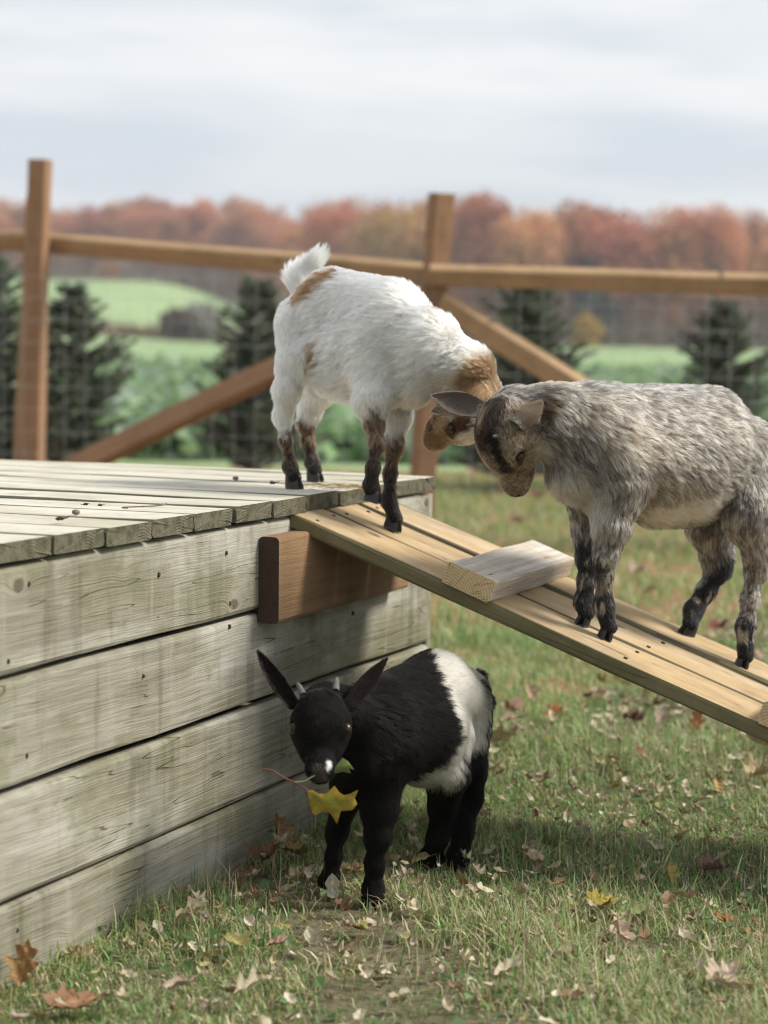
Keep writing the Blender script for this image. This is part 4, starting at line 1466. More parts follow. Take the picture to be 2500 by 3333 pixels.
def col_grey(P, N, r, near):
    n = len(P)
    lock = near if near is not None else (np.floor(P[:, 0] * 180) * 73 + np.floor(P[:, 2] * 150) * 31 + np.floor(P[:, 1] * 150)).astype(int)
    h = np.modf(np.abs(np.sin(lock * 12.9898 + 4.1) * 43758.5453))[0]
    h = np.clip(0.56 * h + 0.44 * r.uniform(0, 1, n) + 0.10 * wob(P, 45, 2), 0, 1)
    cream, greyc, darkc, tan = np.array((0.50, 0.435, 0.335)), np.array((0.17, 0.15, 0.125)), np.array((0.026, 0.023, 0.021)), np.array((0.22, 0.155, 0.092))
    c = np.where((h < 0.36)[:, None], cream, np.where((h < 0.58)[:, None], greyc, np.where((h < 0.83)[:, None], darkc, tan)))
    # black-grey saddle along the spine, cream flank low down
    m = patch(P, g(620, 110, 3.72), g(1250, 130, 3.88), 0.026, 0.030, 0.02, 0.012, 1, 0.5)
    dk = np.where((h < 0.45)[:, None], np.array((0.26, 0.245, 0.22)), np.where((h < 0.66)[:, None], np.array((0.10, 0.095, 0.09)), np.array((0.022, 0.02, 0.02))))
    c = c * (1 - m[:, None] * 0.85) + dk * m[:, None] * 0.85
    m = patch(P, g(1150, 690, 3.78), g(1340, 640, 3.82), 0.030, 0.034, 0.02, 0.01, 2)
    c = c * (1 - m[:, None] * 0.8) + np.array((0.62, 0.55, 0.43)) * m[:, None] * 0.8
    m = patch(P, g(720, 600, 3.68), g(850, 700, 3.68), 0.035, 0.03, 0.02, 0.01, 3)
    c = c * (1 - m[:, None] * 0.55) + np.array((0.60, 0.54, 0.44)) * m[:, None] * 0.55
    m = patch(P, g(960, 300, 3.6), g(1350, 500, 3.65), 0.06, 0.06, 0.05, 0.01, 5)
    c = c * (1 - m[:, None] * 0.3) + np.array((0.36, 0.275, 0.185)) * m[:, None] * 0.3
    c = lerp(c, (0.045, 0.035, 0.03), patch(P, g(1170, 790, 3.83), g(1270, 780, 3.86), 0.016, 0.014, 0.012, 0.008, 4))
    c = lerp(c, (0.46, 0.335, 0.20), patch(P, g(560, 70, 3.70), g(700, 90, 3.71), 0.018, 0.016, 0.014, 0.008, 5) * 0.7)
    # head
    w = HG.w
    face = patch(P, w(0, 0.0, 0.0), w(0, 0.10, -0.015), 0.052, 0.05, 0.012, 0.004, 6)
    hf = np.clip(h * 0.6 + 0.4 * r.uniform(0, 1, n), 0, 1)
    fc = np.where((hf < 0.36)[:, None], np.array((0.44, 0.345, 0.235)), np.where((hf < 0.8)[:, None], np.array((0.20, 0.145, 0.09)), np.array((0.10, 0.077, 0.055))))
    c = c * (1 - face[:, None]) + fc * face[:, None]
    c = lerp(c, (0.58, 0.51, 0.40), patch(P, w(-0.034, 0.012, -0.024), w(-0.03, 0.04, -0.03), 0.014, 0.010, 0.01, 0.004, 7) * 0.6)
    crown = patch(P, w(0.0, -0.075, 0.020), w(0.006, -0.004, 0.038), 0.040, 0.030, 0.010, 0.008, 8)
    c = lerp(c, (0.022, 0.014, 0.010), crown * np.where(h < 0.85, 1.0, 0.4))
    c = lerp(c, (0.27, 0.19, 0.12), patch(P, w(0.018, -0.030, 0.030), w(0.012, -0.02, 0.038), 0.011, 0.008, 0.006, 0.004, 11) * 0.7)
    c = lerp(c, (0.006, 0.005, 0.005), patch(P, w(-0.014, -0.008, 0.036), w(-0.019, 0.040, 0.016), 0.0115, 0.0130, 0.004, 0.003, 9))
    c = lerp(c, (0.50, 0.44, 0.36), patch(P, w(-0.026, -0.004, 0.026), w(-0.036, 0.006, 0.017), 0.0055, 0.0045, 0.004, 0.002, 12) * 0.8)
    c = lerp(c, (0.050, 0.036, 0.028), patch(P, w(0.004, 0.086, -0.013), w(-0.004, 0.096, -0.018), 0.016, 0.014, 0.006, 0.003, 10) * 0.8)
    c = lerp(c, (0.02, 0.015, 0.012), patch(P, w(-0.0335, 0.013, 0.0085), w(-0.0335, 0.029, 0.0075), 0.0078, 0.0070, 0.002, 0.001, 33) * 0.85)
    c = lerp(c, (0.015, 0.011, 0.009), patch(P, w(-0.009, 0.0925, -0.0105), w(-0.0125, 0.087, -0.008), 0.0036, 0.003, 0.0015, 0.0005, 34))
    c = lerp(c, (0.05, 0.035, 0.025), patch(P, w(-0.003, 0.093, -0.0245), w(-0.019, 0.058, -0.024), 0.0026, 0.002, 0.0015, 0.0005, 35) * 0.8)
    bl = (0.007, 0.006, 0.006)
    for a, b, rad in ((g(862, 920, 3.70), g(868, 960, 3.70), 0.020), (g(800, 870, 3.78), g(805, 960, 3.78), 0.028), (g(1465, 940, 3.97), g(1400, 1090, 3.97), 0.022)):
        c = lerp(c, bl, patch(P, a, b, rad, rad, 0.008, 0.008, 13))
    for a, b in ((g(888, 1160, 3.71), hg[0]), (g(800, 1090, 3.77), hg[1]), (g(1560, 1270, 3.86), hg[2]), (g(1330, 1130, 3.97), hg[3])):
        m = patch(P, a, b, 0.034, 0.038, 0.009, 0.009, 14)
        st = 0.75 * smooth(0.30, 0.6, wob(P * np.array([1, 1, 0.2]), 260, 8))
        st = st * smooth(0.03, 0.06, np.linalg.norm(P - b, axis=1))
        leg = np.array(bl)[None] * (1 - st[:, None]) + np.array((0.45, 0.37, 0.27))[None] * st[:, None]
        c = c * (1 - m[:, None]) + leg * m[:, None]
    return c * r.uniform(0.85, 1.12, (n, 1))


dirG = unit(np.array([-0.45, -0.85, 0.0]))
finish_goat('grey brown kid with a black blaze standing on the ramp, head lowered', G, HG, [g(1200, 700, 3.86)[0], 3.86, 0.35],
            [(HG.w(-0.036, -0.026, 0.018), g(596, 196, 3.64), (0.2, 0.8, -0.65), 0.024, dict(cup=0.75, droop=0.1)),
             (HG.w(0.034, -0.026, 0.014), g(82, 155, 3.72), (-0.2, -0.9, 0.5), 0.024, dict(cup=0.75))],
            [(HG.w(0.022, -0.014, 0.034), HG.w(0.025, -0.018, 0.047), 0.0034), (HG.w(-0.022, -0.014, 0.034), HG.w(-0.025, -0.018, 0.046), 0.0036)],
            [(hg[0], RN, (0.1, -1, 0)), (hg[1], RN, (-0.3, -0.9, 0)), (hg[2], RN, (0.0, -1, 0)), (hg[3], RN, (-0.8, -0.6, 0))],
            col_grey, 175000, 22, 0.00026, 0.46, (0.055, 0.038, 0.024), (0.070, 0.052, 0.040), eyer=0.0066)

# ---- the black kid on the grass
g, rr = frame(780, 2050, 1.84333)
K = Body()


def ka(x, y, Y, r, x2, y2, Y2, r2, k=0.03, fur=0.017, lift=0.3, flow=None, grav=0.45):
    K.add(g(x, y, Y), rr(r, Y), g(x2, y2, Y2), rr(r2, Y2), k, fur, lift, flow, grav)


tailward = unit(g(1350, 350, 3.72) - g(800, 550, 3.44))
ka(860, 500, 3.47, 215, 1180, 330, 3.62, 190, flow=tailward)              # back
ka(850, 620, 3.45, 275, 1080, 590, 3.55, 285, flow=tailward)              # barrel
ka(1150, 400, 3.62, 225, 1290, 430, 3.68, 215, flow=tailward)             # rump
ka(1100, 760, 3.55, 150, 1180, 780, 3.60, 140, flow=tailward, fur=0.022)  # belly
ka(740, 760, 3.41, 175, 820, 700, 3.44, 230, flow=tailward + np.array([0, 0, -0.7]))   # chest
ka(600, 500, 3.36, 150, 760, 560, 3.43, 215, fur=0.014)                   # neck
ka(500, 440, 3.34, 125, 600, 500, 3.36, 150, fur=0.010, k=0.02)
K.add(g(1420, 290, 3.78), 0.015, g(1478, 430, 3.82), 0.010, 0.012, 0.015, 0.25, None, 0.5)
K.add(g(1478, 430, 3.82), 0.010, g(1490, 540, 3.82), 0.006, 0.012, 0.017, 0.25, None, 0.5)
hk = [on_ground(1214, 2962), on_ground(1066, 2912), on_ground(1385, 2842), on_ground(1490, 2848)]
limb(K, [(g(840, 860, 3.42), rr(160, 3.42)), (g(838, 1060, 3.41), rr(100, 3.41)), (g(832, 1230, 3.40), rr(72, 3.40))], fur=0.014)
limb(K, [(g(832, 1230, 3.40), rr(62, 3.4)), (g(812, 1400, 3.40), rr(48, 3.4)), (g(800, 1560, 3.40), rr(52, 3.4)), (hk[0] + Zup * 0.02, 0.017)], fur=0.0085)
limb(K, [(g(680, 860, 3.43), rr(140, 3.43)), (g(625, 1030, 3.45), rr(76, 3.45)), (g(585, 1210, 3.46), rr(56, 3.46))], fur=0.013)
limb(K, [(g(585, 1210, 3.46), rr(48, 3.46)), (g(565, 1360, 3.46), rr(38, 3.46)), (g(545, 1480, 3.46), rr(41, 3.46)), (hk[1] + Zup * 0.02, 0.016)], fur=0.0085)
limb(K, [(g(1230, 640, 3.60), rr(170, 3.6)), (g(1240, 850, 3.59), rr(125, 3.59)), (g(1220, 1050, 3.62), rr(80, 3.62))], fur=0.015)
limb(K, [(g(1220, 1050, 3.62), rr(71, 3.62)), (g(1190, 1240, 3.63), rr(55, 3.63)), (g(1150, 1370, 3.64), rr(57, 3.64)), (hk[2] + Zup * 0.02, 0.017)], fur=0.0085)
limb(K, [(g(1330, 600, 3.68), rr(175, 3.68)), (g(1350, 830, 3.66), rr(120, 3.66)), (g(1370, 1000, 3.68), rr(84, 3.68))], fur=0.015)
limb(K, [(g(1370, 1000, 3.68), rr(72, 3.68)), (g(1340, 1200, 3.66), rr(57, 3.66)), (g(1315, 1360, 3.65), rr(58, 3.65)), (hk[3] + Zup * 0.02, 0.017)], fur=0.0085)
HK = Head(g(634, 592, 3.27), (0.03, -0.86, -0.50), (0.99, 0.05, 0.02), 1.10, -1)
HK.build(K, 0.005, 0.009)


def col_black(P, N, r, near):
    c = np.tile(np.array([0.0030, 0.0025, 0.0024]), (len(P), 1))
    q = patch(P, g(900, 400, 3.4), g(1000, 700, 3.4), 0.06, 0.06, 0.03, 0.01, 2)
    c = lerp(c, (0.004, 0.003, 0.0026), q * 0.6)
    white = (0.56, 0.53, 0.46)
    belt = patch(P, g(1235, 60, 3.62), g(1335, 300, 3.62), 0.030, 0.029, 0.005, 0.005, 3, 0.1)
    belt = np.maximum(belt, patch(P, g(1335, 300, 3.62), g(1400, 500, 3.62), 0.029, 0.027, 0.005, 0.005, 4, 0.1))
    belt = np.maximum(belt, patch(P, g(1400, 500, 3.62), g(1408, 660, 3.62), 0.027, 0.023, 0.005, 0.007, 4, 0.1))
    belly = patch(P, g(1060, 960, 3.50), g(1250, 890, 3.52), 0.018, 0.026, 0.008, 0.010, 5, 0.3)
    belly = np.maximum(belly, patch(P, g(1260, 880, 3.52), g(1340, 720, 3.53), 0.020, 0.014, 0.006, 0.008, 6, 0.3))
    c = lerp(c, white, np.maximum(belt, belly))
    c = lerp(c, (0.005, 0.004, 0.004), patch(P, g(1490, 250, 3.74), g(1535, 560, 3.78), 0.014, 0.014, 0.005, 0.006, 7, 0.2))
    c = lerp(c, (0.80, 0.78, 0.74), patch(P, HK.w(-0.011, 0.083, 0.001), HK.w(-0.014, 0.093, -0.006), 0.0048, 0.0050, 0.002, 0.0015, 8))
    c = lerp(c, (0.055, 0.042, 0.038), patch(P, HK.w(0.004, 0.090, -0.006), HK.w(0, 0.097, -0.016), 0.011, 0.010, 0.004, 0.002, 9) * (np.linalg.norm(P - HK.w(-0.0125, 0.088, -0.003), axis=1) > 0.008))
    return c * r.uniform(0.8, 1.25, (len(P), 1))


dirK = unit(np.array([-0.5, -0.86, 0]))
finish_goat('black kid with a white belt eating a leaf twig under the ramp', K, HK, [g(1000, 800, 3.55)[0], 3.55, 0],
            [(HK.w(0.036, -0.020, 0.014), g(108, 128, 3.36), (0.25, -0.9, -0.2), 0.0145, dict(cup=1.0)),
             (HK.w(-0.036, -0.020, 0.014), g(884, 172, 3.38), (-0.35, -0.9, -0.5), 0.0145, dict(cup=1.0))],
            [(g(372, 372, 3.285), g(345, 318, 3.300), 0.0050), (g(578, 345, 3.290), g(582, 286, 3.305), 0.0050)],
            [(hk[0], Zup, (-0.1, -1, 0)), (hk[1], Zup, (-0.4, -0.9, 0)), (hk[2], Zup, (-0.7, -0.7, 0)), (hk[3], Zup, (-0.5, -0.8, 0))],
            col_black, 120000, 23, 0.00027, 0.35, (0.006, 0.004, 0.0035), (0.010, 0.0065, 0.006), eyer=0.0088, mat=M_black)


# ------------------------------------------------------------------ grass
def in_platform(x, y):
    dx, dy = x - C0[0], y - C0[1]
    s = dx * AL[0] + dy * AL[1]
    i = dx * IN[0] + dy * IN[1]
    return (s > -0.005) & (s < DL) & (i > -0.004) & (i < DLEN)


def noise2(x, y, f, s):
    return (np.sin(f * x + 1.7 * np.sin(f * 0.8 * y + s)) + np.sin(f * 1.13 * y + 1.9 * np.sin(f * 0.7 * x - s)) + np.sin(f * 0.61 * (x + y) + s * 2)) / 3


def scatter(n, y0, y1, r, half=0.205):
    y = np.sqrt(r.uniform(y0 * y0, y1 * y1, n))
    x = r.uniform(-half, half, n) * y
    return x, y


def wall_dist(x, y):
    return -((x - C0[0]) * IN[0] + (y - C0[1]) * IN[1])


mudc = [(on_ground(1330, 3180), 0.17), (on_ground(1160, 3080), 0.14), (on_ground(1420, 3330), 0.18), (on_ground(1000, 3010), 0.11), (on_ground(860, 2890), 0.11), (on_ground(2080, 3080), 0.07), (on_ground(2080, 2385), 0.09)]


def mud(x, y):
    m = np.zeros_like(x)
    for c, rad in mudc:
        d = np.hypot(x - c[0], (y - c[1]) * 0.7) / rad + 0.35 * noise2(x, y, 23, 1)
        m = np.maximum(m, 1 - smooth(0.5, 1.2, d))
    return m


def blades(n, y0, y1, h0, h1, wd, seed, flat=0.5, keep=None, pal=None, pw=None):
    r = np.random.default_rng(seed)
    x, y = scatter(n, y0, y1, r)
    k = ~in_platform(x, y) & (r.uniform(0, 1, n) > mud(x, y) * 0.93)
    k &= (noise2(x, y, 9, 4) + 0.6 * noise2(x, y, 31, 2) + r.normal(0, 0.55, n)) > -0.75
    if keep is not None:
        k &= keep(x, y, r)
    x, y = x[k], y[k]
    n = len(x)
    z = bumps(x, y)
    tall = 0.75 + 0.5 * np.clip(noise2(x, y, 6, 7), -1, 1)
    h = r.uniform(h0, h1, n) * tall
    az = r.uniform(0, 6.283, n) + 0.8 * noise2(x, y, 11, 3)
    lean = np.clip(r.normal(flat, 0.42, n), 0.02, 1.5)
    d = np.stack([np.cos(az), np.sin(az), np.zeros(n)], -1)
    s = np.stack([-np.sin(az + r.normal(0, 0.5, n)), np.cos(az), np.zeros(n)], -1)
    root = np.stack([x, y, z - 0.003], -1)
    rows = []
    ang = lean[:, None] * np.array([0.25, 0.8, 1.25])[None] + r.normal(0, 0.12, (n, 3))
    ang = np.clip(ang, -0.2, 1.65)
    p = root.copy()
    w_ = wd * r.uniform(0.6, 1.25, n)
    V = [p - s * w_[:, None] / 2, p + s * w_[:, None] / 2]
    for i, wf in enumerate((0.95, 0.7)):
        a = ang[:, i]
        p = p + (h / 3)[:, None] * (d * np.sin(a)[:, None] + Zup * np.cos(a)[:, None])
        V += [p - s * (w_ * wf / 2)[:, None], p + s * (w_ * wf / 2)[:, None]]
    a = ang[:, 2]
    p = p + (h / 2.4)[:, None] * (d * np.sin(a)[:, None] + Zup * np.cos(a)[:, None])
    p[:, 2] = np.maximum(p[:, 2], z + 0.002)
    V.append(p)
    V = np.stack(V, 1)
    b = np.arange(n)[:, None] * 7
    Q = np.concatenate([b + np.array([[0, 1, 3, 2]]), b + np.array([[2, 3, 5, 4]])])
    T = b + np.array([[4, 5, 6]])
    if pal is None:
        pal = np.array([(0.200, 0.335, 0.088), (0.115, 0.225, 0.066), (0.290, 0.430, 0.140), (0.38, 0.50, 0.24), (0.52, 0.46, 0.27), (0.66, 0.60, 0.41), (0.38, 0.36, 0.16)])
        pw = [0.25, 0.22, 0.18, 0.11, 0.08, 0.06, 0.10]
    dry = np.clip(0.5 + 0.9 * noise2(x, y, 4.3, 9) + 0.4 * noise2(x, y, 14, 5), 0, 1) * 0.34 * (1.0 - 0.75 * smooth(3.5, 4.6, y))
    ci = r.choice(len(pal), n, p=pw)
    if len(pal) == 7:
        sw = (r.uniform(0, 1, n) < dry)
        ci = np.where(sw, r.choice([4, 5, 6], n), ci)
    c = pal[ci] * r.uniform(0.75, 1.25, (n, 1))
    return V.reshape(-1, 3), Q, T, np.repeat(c, 7, 0)


def join(parts):
    Vs, Qs, Ts, Cs, o = [], [], [], [], 0
    for V, Q, T, c in parts:
        Vs.append(V); Qs.append(Q + o); Ts.append(T + o); Cs.append(c)
        o += len(V)
    return np.concatenate(Vs), np.concatenate(Qs), np.concatenate(Ts), np.concatenate(Cs)


near_wall = lambda x, y, r: (wall_dist(x, y) < 0.10 + 0.04 * r.normal(size=len(x))) & (wall_dist(x, y) > 0.006) & (r.uniform(0, 1, len(x)) < 0.5)
V, Q, T, c = join([blades(100000, 2.35, 4.3, 0.020, 0.052, 0.0026, 31, 0.98),
                   blades(62000, 4.3, 6.6, 0.028, 0.058, 0.0032, 32, 0.85),
                   blades(62000, 6.6, 14.0, 0.035, 0.075, 0.0052, 33, 0.75)])
tag(obj('grass', make_mesh('grass', V, Q, T, [M_grass], False, c)), 'short patchy autumn grass', None, None, 'stuff')
V, Q, T, c = join([blades(9000, 2.4, 5.5, 0.05, 0.085, 0.0022, 34, 0.45), blades(16000, 2.4, 4.2, 0.045, 0.095, 0.0020, 35, 0.28, near_wall),
                   blades(900, 2.4, 3.8, 0.09, 0.15, 0.0022, 39, 0.2, near_wall)])
tag(obj('tall_grass', make_mesh('tall_grass', V, Q, T, [M_grass], False, c)), 'longer grass blades along the planks', None, None, 'stuff')
straw = np.array([(0.58, 0.51, 0.35), (0.48, 0.41, 0.26), (0.40, 0.31, 0.19), (0.24, 0.17, 0.10)])
V, Q, T, c = join([blades(26000, 2.4, 5.0, 0.03, 0.075, 0.0018, 36, 1.35, None, straw, [0.3, 0.3, 0.25, 0.15])])
tag(obj('dead_thatch', make_mesh('dead_thatch', V, Q, T, [M_leaf], False, c)), 'dead straw lying between the grass', None, None, 'stuff')

# clover and plantain leaves low in the grass
r = np.random.default_rng(44)
n = 2600
x, y = scatter(n, 2.4, 4.4, r)
k = ~in_platform(x, y) & (noise2(x, y, 5.5, 2.2) + r.normal(0, 0.25, n) > 0.35)
x, y = x[k], y[k]
P = np.stack([x, y, bumps(x, y) + r.uniform(0.008, 0.028, len(x))], -1)
n = len(P)
az = r.uniform(0, 6.283, n)
a = np.stack([np.cos(az), np.sin(az), r.normal(0, 0.3, n)], -1)
b = np.stack([-np.sin(az), np.cos(az), r.normal(0, 0.3, n)], -1)
s = r.uniform(0.006, 0.013, (n, 1))
V = np.stack([P - a * s, P + b * s * 0.8 + Zup * 0.003, P + a * s, P - b * s * 0.8 + Zup * 0.003], 1).reshape(-1, 3)
c = np.array([(0.085, 0.16, 0.05), (0.12, 0.20, 0.075), (0.15, 0.22, 0.10)])[r.integers(0, 3, n)] * r.uniform(0.8, 1.2, (n, 1))
tag(obj('clover', make_mesh('clover', V, np.arange(4 * n).reshape(n, 4), None, [M_grass], False, np.repeat(c, 4, 0))), 'small clover leaves in the grass', None, None, 'stuff')


# ------------------------------------------------------------------ fallen leaves
MAPLE = np.array([(0.0, -0.02), (0.10, 0.02), (0.34, -0.10), (0.30, 0.04), (0.50, 0.10), (0.40, 0.20), (0.62, 0.42), (0.44, 0.44), (0.40, 0.56), (0.20, 0.50), (0.26, 0.78), (0.13, 0.74), (0.0, 1.0)])
OAK = np.array([(0.0, 0.0), (0.07, 0.10), (0.20, 0.12), (0.24, 0.24), (0.12, 0.30), (0.34, 0.40), (0.42, 0.56), (0.17, 0.54), (0.24, 0.70), (0.28, 0.84), (0.12, 0.80), (0.0, 1.0)])
OVAL = np.array([(0.0, 0.0), (0.12, 0.08), (0.25, 0.25), (0.30, 0.45), (0.25, 0.68), (0.13, 0.88), (0.0, 1.0)])
SCRAP = np.array([(0.0, 0.0), (0.22, 0.06), (0.30, 0.30), (0.20, 0.38), (0.36, 0.62), (0.15, 0.85), (0.0, 0.8)])


def leaf_shape(half, curl, fold, seed, sub=2):
    """a leaf blade fanned from its midrib; unit length, z up"""
    r = np.random.default_rng(seed)
    V, T = [], []
    rib = np.linspace(0, 1, 7)
    V += [(0.0, t, 0.0) for t in rib]
    for q in (-1, 1):
        st = len(V)
        for x, y in half[1:-1]:
            V.append((q * x * r.uniform(0.85, 1.1), y + r.normal(0, 0.02), 0.0))
        seq = [0] + list(range(st, st + len(half) - 2)) + [6]
        ys = [V[i][1] for i in seq]
        for a, b in zip(seq[:-1], seq[1:]):
            m = 0.5 * (V[a][1] + V[b][1])
            k = int(np.clip(round(m * 6), 0, 6))
            if k not in (a, b):
                T.append((k, a, b) if q > 0 else (k, b, a))
        ks = [int(np.clip(round(0.5 * (V[a][1] + V[b][1]) * 6), 0, 6)) for a, b in zip(seq[:-1], seq[1:])]
        for (k0, k1), i in zip(zip(ks[:-1], ks[1:]), seq[1:-1]):
            for k in range(min(k0, k1), max(k0, k1)):
                T.append((k, i, k + 1) if q > 0 else (k, k + 1, i))
    V, T = np.array(V), np.array(T)
    for _ in range(sub):
        e = np.sort(np.concatenate([T[:, [0, 1]], T[:, [1, 2]], T[:, [2, 0]]]), 1)
        ue, inv = np.unique(e, axis=0, return_inverse=True)
        m = len(V) + inv.reshape(3, -1)
        V = np.concatenate([V, (V[ue[:, 0]] + V[ue[:, 1]]) / 2])
        a, b, c = T.T
        T = np.concatenate([np.stack([a, m[0], m[2]], 1), np.stack([m[0], b, m[1]], 1), np.stack([m[2], m[1], c], 1), np.stack([m[0], m[1], m[2]], 1)])
    ax = np.sqrt(V[:, 0] ** 2 + 0.0025)
    w_ = 0.045 * np.sin(V[:, 0] * 9 + seed) * np.cos(V[:, 1] * 7 + seed * 2.1) + 0.02 * np.sin(V[:, 0] * 23 + V[:, 1] * 19 + seed)
    V[:, 2] = fold * ax + curl * ax ** 2 * 1.6 * (1 + 0.5 * np.sin(V[:, 1] * 5 + seed)) + curl * (V[:, 1] - 0.5) ** 2 * 0.9 + w_ * (0.6 + curl)
    V[:, 0] *= 1 - 0.35 * curl * np.abs(V[:, 0])
    a = np.array(V); a[:, 2] -= 0.006
    n = len(V)
    return np.concatenate([V, a]), np.concatenate([T, T[:, ::-1] + n])


def leaf_obj(name, label, cat, pos, size, half, col, az, pitch=0.0, roll_=0.0, curl=0.3, fold=0.2, seed=1, group=None, rim=None, stalk=True):
    V, T = leaf_shape(half, curl, fold, seed)
    size = size * 0.86
    r = np.random.default_rng(seed)
    c = np.tile(np.asarray(col), (len(V), 1)) * r.uniform(0.8, 1.15, (len(V), 1))
    vein = np.exp(-(V[:, 0] / 0.018) ** 2)
    c = c * (1 + 0.35 * vein[:, None])
    if rim is not None:
        m = smooth(0.2, 0.5, np.abs(V[:, 0]))
        c = c * (1 - m[:, None]) + np.asarray(rim) * m[:, None]
    Q = None
    if stalk:
        Vs, Qs = tubes([((0, 0.02, 0.0), (0.05, -0.22, 0.03)), ((0.05, -0.22, 0.03), (0.10, -0.40, 0.09))], 0.011, 4)
        Q = np.array(Qs) + len(V)
        V = np.concatenate([V, np.array(Vs)])
        c = np.concatenate([c, np.tile(np.asarray(col) * 0.6, (len(Vs), 1))])
    M = Matrix.Translation(Vector(pos)) @ Matrix.Rotation(az, 4, 'Z') @ Matrix.Rotation(pitch, 4, 'X') @ Matrix.Rotation(roll_, 4, 'Y') @ Matrix.Diagonal((size, size, size, 1))
    o = obj(name, make_mesh(name, V, Q, T, [M_leaf], True, c), M)
    return tag(o, label, cat, group)


